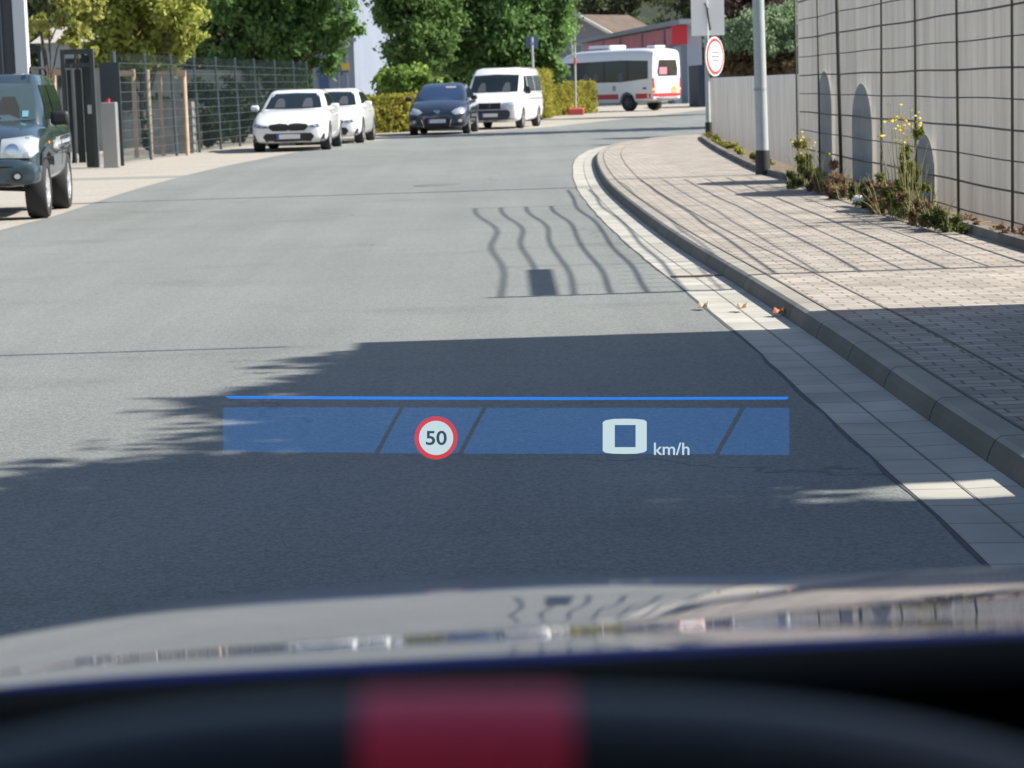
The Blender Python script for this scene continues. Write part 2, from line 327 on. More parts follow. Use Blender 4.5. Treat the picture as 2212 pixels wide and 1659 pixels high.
# white twin panels above
def panel(x0, x1, y0, y1, name, dy):
    a = loc(x0, y1); b2 = loc(x1, y0); MB().box(a.x, b2.x, dy, dy+.02, a.z, b2.z).build(name, mat('panel_white', (.86, .86, .84), .55), t)
panel(1493, 1524.5, -60, 78, 'plate', -.11); panel(1531, 1562, -60, 77, 'plate', -.07)
a = loc(1521, 8); b2 = loc(1533, 55)
MB().tube([(a.x, -.13, a.z), (a.x+.05, -.15, a.z-.1), (b2.x-.02, -.15, b2.z), (b2.x, -.12, b2.z-.1)], .022, 8).build('clamp', blk, t)
# blue square sign behind the van
D = 86; b = at(1155, 268, D); b.z = 0
t = thing('square_sign', 'small dark blue square sign seen from behind above the white van', 'sign', tuple(b))
p = at(1149, 80, D)-b; MB().tube([(0, 0, 0), tuple(p)], .045, 10).build('pole', galv, t, smooth=True)
a = at(1137, 105, D)-b; c = at(1162, 78, D)-b; MB().box(a.x, c.x, .05, .07, a.z, c.z).build('plate', mat('blue_plate', (.10, .15, .24), .4), t)
MB().box(p.x-.08, p.x+.08, -.05, .05, p.z-.25, p.z-.2).build('clamp', mat('dkgalv', (.3, .32, .33)), t)
# pole in red concrete foot
D = 103; X, _ = g(1244, 247); b = at(1244, 247, D); b.z = 0
t = thing('temporary_sign_post', 'thin grey post standing in a red block foot by the hedge', 'post', tuple(b))
p = at(1241, 66, D)-b; MB().tube([(0, 0, .2), tuple(p)], .045, 8).build('pole', galv, t, smooth=True)
MB().tube([tuple(p*.60), tuple(p*.68)], .05, 8).build('reflective_band', redm, t, smooth=True)
mb = MB().box(-.36, .36, -.22, .22, 0, .30); o = mb.build('foot_block', mat('foot_red', (.55, .09, .09), .6), t); evalmesh(o, [('BEVEL', dict(width=.06, segments=3))])

# ================================================================== VEHICLES
tyre_m = mat('tyre', (.025, .025, .027), .8); rim_m = mat('rim', (.5, .5, .52), .3, metal=.7); dark_m = mat('trim_black', (.018, .018, .02), .5)
glass_m = mat('car_glass', (.012, .018, .022), .08, spec=.42); lamp_m = mat('lamp_glass', (.62, .66, .68), .12, metal=.55, coat=1); arch_m = mat('arch_dark', (.01, .01, .01), .9)
plate_m = mat('plate_white', (.75, .75, .73), .5); eu_m = mat('plate_blue', (.02, .08, .5), .5); chrome = mat('chrome', (.75, .76, .78), .15, metal=1)
amber = mat('amber', (.85, .25, .02), .3); tail_m = mat('tail_red', (.55, .015, .015), .25, coat=1)
def ring(w, zb, zs, zt, crown=.02, tuck=.86):
    h = [(0, zb), (tuck*w*.9, zb), (.965*w, zb+.05), (w, zb+(zs-zb)*.45), (.995*w, zs), (.95*w, zs+(zt-zs)*.6), (.80*w, zt), (.4*w, zt+crown*.8), (0, zt+crown)]
    return h+[(-x, z) for x, z in h[-2:0:-1]]
def loft(rings, ys):
    mb = MB(); n = len(rings[0])
    for r, y in zip(rings, ys): mb.v += [Vector((x, y, z)) for x, z in r]
    for k in range(len(ys)-1):
        for j in range(n): j2 = (j+1) % n; mb.f.append((k*n+j, k*n+j2, (k+1)*n+j2, (k+1)*n+j))
    for base in (0, (len(ys)-1)*n):   # caps as strips between mirrored points
        h = n//2
        for j in range(h):
            a, b, c, d = base+j, base+j+1, base+(n-j-1) % n, base+(n-j) % n
            if j == 0: mb.f.append((a, b, base+n-1))
            elif j == h-1: mb.f.append((a, b, base+(n-j) % n))
            else: mb.f.append((a, b, c, d))
    return mb
def greenhouse(levels, cut=.12):   # levels: (z, yf, yb, hw)
    mb = MB()
    for z, yf, yb, hw in levels:
        c = cut
        mb.v += [Vector(p) for p in ((-hw+c, yf, z), (0, yf-.05, z), (hw-c, yf, z), (hw-.03, yf+c*.6, z), (hw, yf+c*1.8, z), (hw, (yf+yb)/2, z), (hw, yb-c*1.6, z), (hw-c, yb, z), (0, yb+.03, z), (-hw+c, yb, z), (-hw, yb-c*1.6, z), (-hw, (yf+yb)/2, z), (-hw, yf+c*1.8, z), (-hw+.03, yf+c*.6, z))]
    n = 14
    for k in range(len(levels)-1):
        for j in range(n): j2 = (j+1) % n; mb.f.append((k*n+j, k*n+j2, (k+1)*n+j2, (k+1)*n+j))
    mb.f.append(tuple(range(n))[::-1]); mb.f.append(tuple(range((len(levels)-1)*n, len(levels)*n))); return mb
class Car:
    def __init__(s, name, label, cat, loc, yaw, paint, group=None):
        s.t = thing(name, label, cat, loc, -yaw, group); s.paint = paint; s.objs = []
    def body(s, st, tuck=.86, sub=1, wheels=(), arch=.38, name='body', W=.92):
        mb = loft([ring(w, zb, zs, zt, cr, tuck) for y, w, zb, zs, zt, cr in st], [q[0] for q in st])
        o = mb.build(name, s.paint, s.t, smooth=True); mods = [('SUBSURF', dict(levels=sub, render_levels=sub))]; evalmesh(o, mods)
        cut = []
        for yw, zw in wheels:
            for sgn in (1, -1):
                M = Matrix.Translation((sgn*(W-.14), yw, zw)); c = MB().lathe([(arch, -.16), (arch, .34)] if sgn > 0 else [(arch, -.34), (arch, .16)], M, 28).build('cutter', None, None)
                c.parent = s.t; bpy.context.view_layer.update(); cut.append(c)
        for c in cut:
            md = o.modifiers.new('b', 'BOOLEAN'); md.object = c; md.operation = 'DIFFERENCE'; md.solver = 'EXACT'
        if cut:
            dg = bpy.context.evaluated_depsgraph_get(); dg.update(); me = bpy.data.meshes.new_from_object(o.evaluated_get(dg)); o.modifiers.clear(); o.data = me
            for c in cut: m_ = c.data; bpy.data.objects.remove(c); bpy.data.meshes.remove(m_)
        o.data.materials.clear(); o.data.materials.append(s.paint); o.data.shade_smooth(); o.data.set_sharp_from_angle(angle=R(38))
        s.objs.append(o); s.body_o = o; return o
    def gh(s, levels, cut=.12, name='roof'):
        o = greenhouse(levels, cut).build(name, s.paint, s.t, smooth=True); evalmesh(o, [('BEVEL', dict(width=.035, segments=2, limit_method='ANGLE', angle_limit=R(25)))])
        o.data.shade_smooth(); o.data.set_sharp_from_angle(angle=R(50)); s.objs.append(o); s.gh_o = o
    def tree(s):
        bm = bmesh.new()
        for o in s.objs: bm.from_mesh(o.data)
        s.bvh = BVHTree.FromBMesh(bm); bm.free()
    def decal(s, name, poly, m, axis='f', off=.008, parent=None, n=5, th=.02, sub=3):
        # poly: outline in (x,z) for front/back or (y,z) for sides
        P = []
        for i in range(len(poly)):
            a, b = Vector(poly[i]), Vector(poly[(i+1) % len(poly)])
            for j in range(n): P.append(a.lerp(b, j/n))
        c = sum(P, Vector((0, 0)))/len(P); mb = MB(); K = len(P)
        dirs = {'f': (Vector((0, 1, 0)), lambda q: Vector((q.x, -3, q.y))), 'b': (Vector((0, -1, 0)), lambda q: Vector((q.x, 12, q.y))),
                'r': (Vector((-1, 0, 0)), lambda q: Vector((5, q.x, q.y))), 'l': (Vector((1, 0, 0)), lambda q: Vector((-5, q.x, q.y)))}
        d, st = dirs[axis]
        def hit(q):
            h = s.bvh.ray_cast(st(q), d)
            if h[0] is None:
                h = s.bvh.find_nearest(st(q)+d*3); return h[0]-d*off
            return h[0]-d*off
        lv = [1-k/sub for k in range(sub)]
        for lam in lv: mb.v += [hit(c+(p-c)*lam) for p in P]
        mb.v.append(hit(c)); ci = len(mb.v)-1
        for k in range(len(lv)-1):
            for j in range(K): j2 = (j+1) % K; mb.f.append((k*K+j, k*K+j2, (k+1)*K+j2, (k+1)*K+j))
        k = len(lv)-1
        for j in range(K): mb.f.append((k*K+j, k*K+(j+1) % K, ci))
        # skirt
        b0 = len(mb.v); mb.v += [mb.v[j]+d*th for j in range(K)]
        for j in range(K): j2 = (j+1) % K; mb.f.append((j, b0+j, b0+j2, j2))
        return mb.build(name, m, parent or s.t, smooth=True)
    def wheel(s, x, y, r, wd, rm=None, spokes=5):
        sg = 1 if x > 0 else -1; M = Matrix.Translation((x, y, r)) @ (Matrix.Identity(4) if sg > 0 else Matrix.Rotation(PI, 4, 'Z'))
        wo = MB().lathe([(r*.62, -wd), (r*.93, -wd), (r, -wd*.82), (r, -.03), (r*.94, 0), (r*.70, .0), (r*.68, -.03)], M, 30).build('wheel', tyre_m, s.t, smooth=True)
        q = MB().lathe([(r*.66, -.12), (r*.68, -.012), (r*.64, -.006), (r*.61, -.03)], M, 30)
        for k in range(spokes): q.box(-.04, -.008, -.035, .035, .03, r*.63, M @ Matrix.Rotation(2*PI*k/spokes, 4, 'X'))
        q.lathe([(r*.16, -.05), (r*.16, -.003)], M, 14); q.build('rim', rm or rim_m, wo)
    def mirror(s, x, y, z, m=None, wd=.2, h=.13):
        mb = MB().box(min(x, x+wd*(1 if x > 0 else -1)), max(x, x+wd*(1 if x > 0 else -1)), y-.05, y+.08, z-h/2, z+h/2)
        o = mb.build('mirror', m or s.paint, s.t, smooth=True); evalmesh(o, [('BEVEL', dict(width=.045, segments=3))]); o.data.shade_smooth()
    def plate(s, x0, x1, z0, z1, y=None, axis='f'):
        if y is None:
            q = s.bvh.ray_cast(Vector(((x0+x1)/2, -3, (z0+z1)/2)), Vector((0, 1, 0)))[0]; y = q.y-.02
        p = MB().box(x0, x1, y, y+.012, z0, z1).build('number_plate', plate_m, s.t)
        MB().box(x0+.002, x0+(x1-x0)*.09, y-.003, y, z0+.002, z1-.002).build('blue_band', eu_m, p)
    def hint(s): pass
def P4(x0, x1, z0, z1): return [(x0, z0), (x1, z0), (x1, z1), (x0, z1)]
def mir(p): return [(-x, z) for x, z in p]
def ell(cx, cz, rx, rz, n=10): return [(cx+rx*math.cos(2*PI*i/n), cz+rz*math.sin(2*PI*i/n)) for i in range(n)]

def sedan(label, loc, yaw):
    c = Car('sedan_car', label, 'car', loc, yaw, mat('white_paint', (.80, .81, .81), .35, coat=1), 'white sedans parked along the kerb')
    st = [(0, .60, .27, .50, .60, .01), (.05, .76, .22, .53, .66, .02), (.18, .86, .19, .58, .74, .02), (.5, .905, .18, .66, .84, .03), (1.0, .915, .18, .74, .93, .03), (1.4, .915, .18, .80, .985, .02),
          (2.4, .915, .18, .82, .97, 0), (3.6, .915, .18, .84, .98, 0), (4.15, .90, .2, .86, 1.03, .02), (4.55, .85, .24, .82, 1.03, .02), (4.68, .74, .3, .74, .95, .01)]
    c.body(st, wheels=((.86, .33), (3.70, .33)), arch=.37, W=.92)
    c.gh([(.92, 1.22, 4.2, .80), (1.12, 1.62, 3.98, .745), (1.36, 2.10, 3.62, .645), (1.425, 2.3, 3.4, .58), (1.44, 2.6, 3.1, .40)])
    c.tree()
    c.decal('windscreen', [(-.68, .99), (0, .985), (.68, .99), (.555, 1.345), (0, 1.36), (-.555, 1.345)], glass_m, off=.012)
    for sg in (1, -1): c.decal('headrest', [(.33*sg-.13, 1.02), (.33*sg+.13, 1.02), (.33*sg+.11, 1.14), (.33*sg+.06, 1.23), (.33*sg-.06, 1.23), (.33*sg-.11, 1.14)], mat('seat_grey', (.045, .055, .065), .8), off=.022, n=1, th=.003)
    for ax in 'rl':
        c.decal('side_window', [(1.72, 1.03), (2.78, 1.03), (2.78, 1.33), (2.2, 1.33)], glass_m, ax, off=.01)
        c.decal('side_window', [(2.85, 1.03), (3.75, 1.03), (3.55, 1.30), (2.85, 1.33)], glass_m, ax, off=.01)
        c.decal('sill_trim', P4(1.3, 3.25, .19, .24), dark_m, ax, off=.006)
        c.decal('door_handle', P4(2.5, 2.72, .80, .825), chrome, ax, off=.02)
    c.decal('grille', [(-.47, .57), (-.43, .635), (-.2, .665), (-.03, .645), (0, .61), (.03, .645), (.2, .665), (.43, .635), (.47, .57), (.37, .485), (.06, .48), (0, .50), (-.06, .48), (-.37, .485)], dark_m, off=.012)
    c.decal('lower_intake', [(-.60, .35), (-.53, .43), (.53, .43), (.60, .35), (.50, .205), (-.50, .205)], dark_m, off=.01)
    for sg in (1, -1):
        h = [(.46*sg, .565), (.50*sg, .60), (.80*sg, .665), (.84*sg, .64), (.78*sg, .575), (.6*sg, .555)]
        hl = c.decal('headlight', h, mat('headlight_smoke', (.16, .18, .20), .15, metal=.3, coat=1), off=.012)
        c.decal('light_ring', ell(.62*sg, .595, .045, .022), lamp_m, off=.02, parent=hl, n=1); c.decal('light_ring', ell(.74*sg, .615, .045, .022), lamp_m, off=.02, parent=hl, n=1)
        c.decal('side_vent', [(.72*sg, .22), (.84*sg, .26), (.835*sg, .42), (.80*sg, .40)], dark_m, off=.008)
        c.mirror(.86*sg, 1.66, 1.02); c.wheel(.90*sg, .86, .33, .23); c.wheel(.90*sg, 3.70, .33, .23)
        c.decal('tail_light', [(.5*sg, .80), (.76*sg, .82), (.74*sg, .92), (.5*sg, .90)], tail_m, 'b')
    c.decal('emblem', ell(0, .715, .03, .02), mat('emblem_blue', (.3, .36, .45), .3), off=.012, n=1)
    c.plate(-.27, .27, .30, .41); return c
sedan('white sedan nearest the mesh fence, its whole front in view', (-5.02, 54.2, 0), R(1))
sedan('white sedan half hidden behind the other white sedan', (-4.62, 60.3, 0), R(2.5))

# dark hatchback
c = Car('hatchback_car', 'dark navy blue hatchback parked in front of the white van', 'car', (-1.96, 68.3, 0), R(4.5), mat('navy_paint', (.018, .028, .05), .3, metal=.2, coat=1))
c.body([(0, .55, .25, .46, .60, .01), (.06, .74, .2, .52, .68, .02), (.2, .85, .18, .6, .78, .03), (.55, .90, .18, .70, .90, .04), (.95, .905, .18, .78, .99, .04), (1.2, .905, .18, .83, 1.03, .02), (2.4, .905, .18, .86, 1.0, 0), (3.6, .90, .2, .9, 1.03, 0), (4.1, .86, .25, .9, 1.05, .01), (4.27, .76, .35, .8, 1.0, .01)], wheels=((.86, .32), (3.46, .32)), arch=.365, W=.91)
c.gh([(.96, .98, 4.12, .80), (1.2, 1.42, 4.05, .74), (1.43, 1.92, 3.85, .62), (1.50, 2.2, 3.6, .54), (1.515, 2.5, 3.2, .35)]); c.tree()
c.decal('windscreen', [(-.70, 1.03), (0, 1.02), (.70, 1.03), (.53, 1.42), (0, 1.44), (-.53, 1.42)], mat('blue_glass', (.02, .04, .09), .05, spec=.9), off=.012)
c.decal('sun_strip', P4(.12, .42, 1.365, 1.41), mat('pale_strip', (.3, .3, .32), .5), off=.02)
for ax in 'rl':
    c.decal('side_window', [(1.5, 1.06), (2.55, 1.06), (2.55, 1.40), (2.05, 1.40)], glass_m, ax, off=.01); c.decal('side_window', [(2.62, 1.06), (3.75, 1.1), (3.6, 1.38), (2.62, 1.40)], glass_m, ax, off=.01)
c.decal('grille', [(-.40, .44), (-.33, .50), (.33, .50), (.40, .44), (.36, .24), (-.36, .24)], dark_m, off=.01)
for x0 in (-.44, .42): c.decal('chrome_frame', [(x0*1.02-.012, .45), (x0*1.02+.012, .45), (x0*.86+.012, .2), (x0*.86-.012, .2)], chrome, off=.014)
c.decal('chrome_frame', [(-.38, .20), (.38, .20), (.36, .22), (-.36, .22)], chrome, off=.014)
c.decal('emblem', [(-.10, .67), (-.03, .66), (0, .61), (.05, .62), (.10, .68), (.07, .73), (-.02, .72), (-.09, .73)], chrome, off=.016, n=2)
for sg in (1, -1):
    hl = c.decal('headlight', [(.42*sg, .66), (.55*sg, .58), (.80*sg, .62), (.84*sg, .76), (.70*sg, .80), (.52*sg, .74)], lamp_m, off=.012)
    c.decal('fog_light', ell(.68*sg, .40, .06, .045), lamp_m, off=.012, n=1)
    c.mirror(.88*sg, 1.45, 1.06, dark_m); c.wheel(.89*sg, .86, .32, .21); c.wheel(.89*sg, 3.46, .32, .21)
    c.decal('tail_light', [(.6*sg, .85), (.78*sg, .85), (.74*sg, 1.0), (.6*sg, 1.0)], tail_m, 'b')
c.plate(-.26, .26, .35, .46)

# white van
white2 = mat('van_white', (.78, .78, .77), .4, coat=1)
c = Car('passenger_van', 'white passenger van parked behind the navy hatchback', 'van', (-.44, 74.2, 0), R(10.5), white2)
c.body([(0, .74, .30, .60, .78, .02), (.05, .86, .25, .62, .86, .02), (.2, .93, .22, .7, .96, .03), (.6, .95, .22, .85, 1.10, .04), (.95, .95, .22, 1.0, 1.2, .02), (1.4, .95, .22, 1.05, 1.18, 0), (3.0, .95, .22, 1.05, 1.15, 0), (4.6, .95, .25, 1.05, 1.15, 0), (4.85, .93, .3, 1.05, 1.15, 0), (4.89, .88, .4, 1.0, 1.15, 0)], wheels=((.9, .33), (3.9, .33)), arch=.37, W=.95, tuck=.95)
c.gh([(1.08, .70, 4.88, .93), (1.3, 1.0, 4.87, .90), (1.72, 1.5, 4.83, .83), (1.9, 1.8, 4.75, .78), (1.96, 2.1, 4.6, .62)], cut=.10); c.tree()
c.decal('windscreen', [(-.78, 1.18), (0, 1.17), (.78, 1.18), (.73, 1.72), (0, 1.75), (-.73, 1.72)], glass_m, off=.014)
for ax in 'rl':
    c.decal('side_window', [(1.15, 1.17), (1.95, 1.17), (1.95, 1.68), (1.62, 1.68)], glass_m, ax, off=.01); c.decal('side_window', P4(2.08, 3.3, 1.18, 1.68), mat('tint_glass', (.07, .09, .11), .06, spec=.7), ax, off=.01); c.decal('side_window', P4(3.42, 4.6, 1.18, 1.68), MATS['tint_glass'], ax, off=.01)
    c.decal('slide_rail', P4(2.1, 4.6, .93, .95), dark_m, ax, off=.006)
for sg in (1, -1): c.decal('headrest', [(.4*sg-.14, 1.2), (.4*sg+.14, 1.2), (.4*sg+.11, 1.36), (.4*sg+.06, 1.48), (.4*sg-.06, 1.48), (.4*sg-.11, 1.36)], MATS['seat_grey'], off=.024, n=1, th=.003)
c.decal('front_bumper', [(-.86, .25), (.86, .25), (.90, .61), (-.90, .61)], mat('bumper_grey', (.035, .04, .055), .6), off=.02)
c.decal('grille', P4(-.36, .36, .64, .84), dark_m, off=.012); c.decal('emblem', ell(0, .735, .06, .055), chrome, off=.02, n=1)
for sg in (1, -1):
    c.decal('headlight', [(.38*sg, .64), (.74*sg, .64), (.86*sg, .82), (.80*sg, .90), (.42*sg, .82)], lamp_m, off=.014)
    c.mirror(.95*sg, 1.15, 1.22, dark_m, .2, .24); c.wheel(.93*sg, .9, .33, .22); c.wheel(.93*sg, 3.9, .33, .22)
    c.decal('tail_light', P4(min(.78*sg, .88*sg), max(.78*sg, .88*sg), .8, 1.1), tail_m, 'b')
c.plate(-.26, .26, .40, .51)

# dark green off-roader on the left
offp = mat('offroad_paint', (.035, .06, .075), .28, metal=.3, coat=1)
c = Car('off_road_car', 'dark green off-roader on the gravel at the left edge', 'car', (-6.10, 26.35, 0), R(-4.5), offp)
c.body([(0, .66, .50, .70, .84, .01), (.04, .76, .44, .70, .90, .02), (.15, .80, .40, .74, .98, .03), (.5, .815, .38, .82, 1.06, .05), (1.0, .82, .38, .90, 1.11, .06), (1.3, .825, .38, .95, 1.13, .04), (2.4, .83, .38, .96, 1.10, 0), (3.5, .83, .40, .97, 1.10, 0), (3.75, .81, .45, .97, 1.1, 0), (3.8, .76, .5, .95, 1.08, 0)], wheels=((.72, .35), (3.0, .35)), arch=.42, W=.84, tuck=.96)
c.gh([(1.03, 1.08, 3.72, .76), (1.3, 1.36, 3.70, .715), (1.58, 1.70, 3.66, .64), (1.68, 1.85, 3.6, .59), (1.70, 2.1, 3.4, .42)], cut=.09); c.tree()
c.decal('windscreen', [(-.66, 1.14), (0, 1.13), (.66, 1.14), (.57, 1.57), (0, 1.59), (-.57, 1.57)], mat('pale_glass', (.05, .075, .085), .06, spec=.6), off=.014)
for sg in (1, -1): c.decal('headrest', [(.33*sg-.15, 1.16), (.33*sg+.15, 1.16), (.33*sg+.13, 1.3), (.33*sg+.07, 1.42), (.33*sg-.07, 1.42), (.33*sg-.13, 1.3)], mat('seat_dark', (.012, .014, .016), .8), off=.022, n=1, th=.003)
c.decal('parking_disc', P4(.50, .57, 1.18, 1.25), mat('sticker_blue', (.12, .30, .38), .5), off=.024)
for ax in 'rl':
    c.decal('side_window', [(1.42, 1.14), (2.3, 1.14), (2.3, 1.55), (1.78, 1.55)], glass_m, ax, off=.01); c.decal('side_window', P4(2.38, 3.4, 1.14, 1.55), glass_m, ax, off=.01)
    c.decal('wheel_flare', [(.24, .62), (.32, .76), (.72, .84), (1.12, .76), (1.22, .60), (1.10, .68), (.72, .775), (.34, .68)], mat('flare', (.045, .055, .06), .5), ax, off=.035, n=3, sub=2)
    c.decal('door_seam', P4(1.36, 1.372, .5, 1.08), arch_m, ax, off=.003); c.decal('door_seam', P4(2.33, 2.342, .5, 1.08), arch_m, ax, off=.003)
    c.decal('side_repeater', P4(1.0, 1.1, .86, .89), amber, ax, off=.01)
# bumper
o = loft([ring(.60, .42, .60, .70, .0, .95), ring(.80, .40, .60, .72, .0, .95), ring(.83, .38, .60, .70, .0, .95), ring(.83, .40, .58, .66, .0, .95)], [-.16, -.10, .10, .26]).build('bumper', offp, c.t, smooth=True); evalmesh(o, [('SUBSURF', dict(levels=1, render_levels=1))]); o.data.materials.clear(); o.data.materials.append(offp); o.data.shade_smooth()
c.objs.append(o); c.tree()
c.decal('number_plate', P4(-.26, .26, .50, .61), plate_m, off=.015)
c.decal('grille', [(-.34, .74), (.34, .74), (.36, .92), (-.36, .92)], dark_m, off=.012)
c.decal('bumper_line', P4(-.8, .8, .622, .637), arch_m, off=.006)
c.decal('lower_valance', [(-.70, .34), (.70, .34), (.74, .44), (-.74, .44)], dark_m, off=.008)
for sg in (1, -1):
    hl = c.decal('headlight', [(.38*sg, .73), (.72*sg, .72), (.79*sg, .78), (.77*sg, .93), (.70*sg, .97), (.40*sg, .94)], lamp_m, off=.016)
    c.decal('indicator', [(.70*sg, .74), (.785*sg, .78), (.77*sg, .93), (.70*sg, .95)], mat('clear_lens', (.8, .8, .8), .2, coat=1), off=.022, parent=hl)
    c.decal('light_ring', ell(.52*sg, .82, .075, .07), chrome, off=.022, parent=hl, n=1)
    c.decal('fog_light', ell(.58*sg, .52, .065, .06), dark_m, off=.012, n=1); c.decal('bulb', ell(.58*sg, .52, .035, .03), lamp_m, off=.018, n=1)
    c.mirror(.80*sg, 1.50, 1.15, dark_m, .22, .17); c.wheel(.82*sg, .72, .35, .235, mat('bright_rim', (.7, .7, .72), .25, metal=.6)); c.wheel(.82*sg, 3.0, .35, .235, MATS['bright_rim'])
    MB().tube([(.56*sg, 1.75, 1.70), (.555*sg, 1.85, 1.755), (.55*sg, 3.3, 1.765), (.56*sg, 3.4, 1.70)], .018, 8).build('roof_rail', dark_m, c.t, smooth=True)
    MB().tube([(.25*sg, .8, .36), (.6*sg, .75, .34)], .03, 8).build('axle', arch_m, c.t)
MB().box(-.6, .6, .1, 3.6, .36, .42).build('underbody', arch_m, c.t)
MB().tube([(.3, .9, 1.17), (.02, .98, 1.17)], .008, 6).build('wiper', dark_m, c.t)

# minibus
busw = mat('bus_white', (.74, .76, .79), .35, coat=.6)
BS = 1.07
c = Car('minibus', 'white minibus with red stripe seen from behind at the far bend', 'bus', (3.55, 112.4, 0), 0, busw)
# local: y=0 front .. 6.9 rear; local +x = right when seen from the front
def bring(w, zb, zt, r=.22):
    h = [(0, zb), (w*.92, zb), (w, zb+.1), (w, 1.2), (w*.985, 1.9), (w*.95, zt-r), (w*.86, zt-.05), (w*.5, zt), (0, zt+.015)]; return h+[(-x, z) for x, z in h[-2:0:-1]]
o = loft([bring(.75, .5, 1.4), bring(.92, .35, 1.75), bring(.98, .3, 2.5), bring(1.0, .3, 2.72), bring(1.0, .3, 2.75), bring(1.0, .3, 2.75), bring(.99, .42, 2.72), bring(.93, .5, 2.58)], [0, .35, 1.1, 1.9, 3.5, 5.6, 6.75, 6.93]).build('body', busw, c.t, smooth=True)
evalmesh(o, [('SUBSURF', dict(levels=1, render_levels=1))])
c.t.location = (0, 0, 0); c.t.rotation_euler = (0, 0, 0)
cut = []
for yw in (1.25, 5.35):
    for sg in (1, -1):
        k = MB().lathe([(.46, -.2), (.46, .5)] if sg > 0 else [(.46, -.5), (.46, .2)], Matrix.Translation((sg*.85, yw, .38)), 28).build('cutter', None); cut.append(k)
bpy.context.view_layer.update()
for k in cut: md = o.modifiers.new('b', 'BOOLEAN'); md.object = k; md.operation = 'DIFFERENCE'; md.solver = 'EXACT'
dg = bpy.context.evaluated_depsgraph_get(); dg.update(); me = bpy.data.meshes.new_from_object(o.evaluated_get(dg)); o.modifiers.clear(); o.data = me
for k in cut: bpy.data.objects.remove(k)
o.data.materials.clear(); o.data.materials.append(busw); o.data.shade_smooth(); o.data.set_sharp_from_angle(angle=R(38)); c.objs.append(o); c.tree()
busred = mat('bus_red', (.50, .03, .04), .4)
for ax in 'rl':
    sw = c.decal('window_band', [(.75, 1.30), (5.0, 1.28), (6.60, 1.40), (6.60, 2.18), (5.0, 2.24), (1.0, 2.18)], glass_m, ax, off=.01, n=6)
    c.decal('red_stripe', P4(1.8, 4.84, .54, .76), busred, ax, off=.006); c.decal('red_stripe', P4(5.86, 6.82, .54, .76), busred, ax, off=.006)
    c.decal('emblem', ell(4.6, 1.02, .10, .14), mat('crest_grey', (.35, .3, .32), .5), ax, off=.006, n=1)
    c.decal('fuel_flap', P4(6.3, 6.5, .95, 1.03), dark_m, ax, off=.006)
    for yy in (2.4, 4.0, 5.4): c.decal('window_divider', P4(yy-.04, yy+.04, 1.33, 2.16), dark_m, ax, off=.016)
    for yy in (2.0, 2.9, 3.5, 5.0): c.decal('seat_headrest', ell(yy, 1.5, .16, .2), mat('seat_in_window', (.10, .12, .14), .7), ax, off=.018, n=1)
c.decal('windscreen', [(-.80, 1.35), (.80, 1.35), (.80, 2.1), (-.80, 2.1)], glass_m, 'f', off=.012)
rw = c.decal('rear_window', [(-.62, 1.50), (.62, 1.50), (.66, 1.7), (.56, 2.2), (-.56, 2.2), (-.66, 1.7)], glass_m, 'b', off=.012)
c.decal('paper_sign', P4(.10, .56, 1.58, 1.88), mat('pink_sign', (.75, .22, .27), .5), 'b', off=.022)
c.decal('red_stripe', P4(-.90, .90, .60, .76), busred, 'b', off=.01); c.decal('rear_bumper', P4(-.9, .9, .42, .58), mat('bumper_grey2', (.30, .31, .33), .6), 'b', off=.03)
c.decal('bus_roundel', ell(-.38, .90, .22, .18), mat('roundel', (.80, .33, .12), .5), 'b', off=.012, n=1)
c.decal('number_plate', P4(.15, .5, .86, .94), plate_m, 'b', off=.012)
for sg in (1, -1):
    tl = c.decal('tail_light', [(.80*sg, .80), (.92*sg, .80), (.92*sg, 1.42), (.84*sg, 1.42)], tail_m, 'b', off=.015)
    c.decal('indicator', P4(min(.81*sg, .92*sg), max(.81*sg, .92*sg), .88, .98), mat('lit_indicator', (.9, .3, .05), .3, emis=(1, .25, .03, 1.2)), 'b', off=.022, parent=tl)
    c.wheel(.97*sg, 1.25, .36, .24, rim_m); c.wheel(.97*sg, 5.35, .36, .30, mat('dull_rim', (.09, .1, .12), .5, metal=.5))
    c.mirror(.98*sg, .55, 2.0, dark_m, .25, .3)
mb = MB().box(-.55, .55, 2.6, 4.0, 2.76, 2.93); o = mb.build('air_conditioner', busw, c.t); evalmesh(o, [('BEVEL', dict(width=.08, segments=3))])
mb = MB().box(-.35, .35, 6.0, 6.5, 2.74, 2.84); o = mb.build('roof_light_bar', busw, c.t); evalmesh(o, [('BEVEL', dict(width=.04, segments=2))])
MB().tube([(0, 6.9, .38), (0, 7.15, .36), (0, 7.15, .46)], .03, 8).build('tow_hitch', dark_m, c.t)
# place: rear-left... axis: front points (-.66,.75)
ax_ = Vector((-.70, .714)); rearc = at(1412, 225, 109)   # corner between side and back
rot = math.atan2(-ax_.x, ax_.y)+PI    # local -y (front) -> ax_
c.t.rotation_euler = (0, R(0), rot)
c.t.rotation_euler = (R(0), R(0), rot)
Mr = Matrix.Rotation(rot, 4, 'Z'); cand = [Mr @ Vector((sx*BS, 6.93*BS, 0)) for sx in (-1, 1)]; c.t.scale = (BS, BS, BS)
corner = min(cand, key=lambda v: v.x)
c.t.location = (rearc.x-corner.x, 109-corner.y, .0)

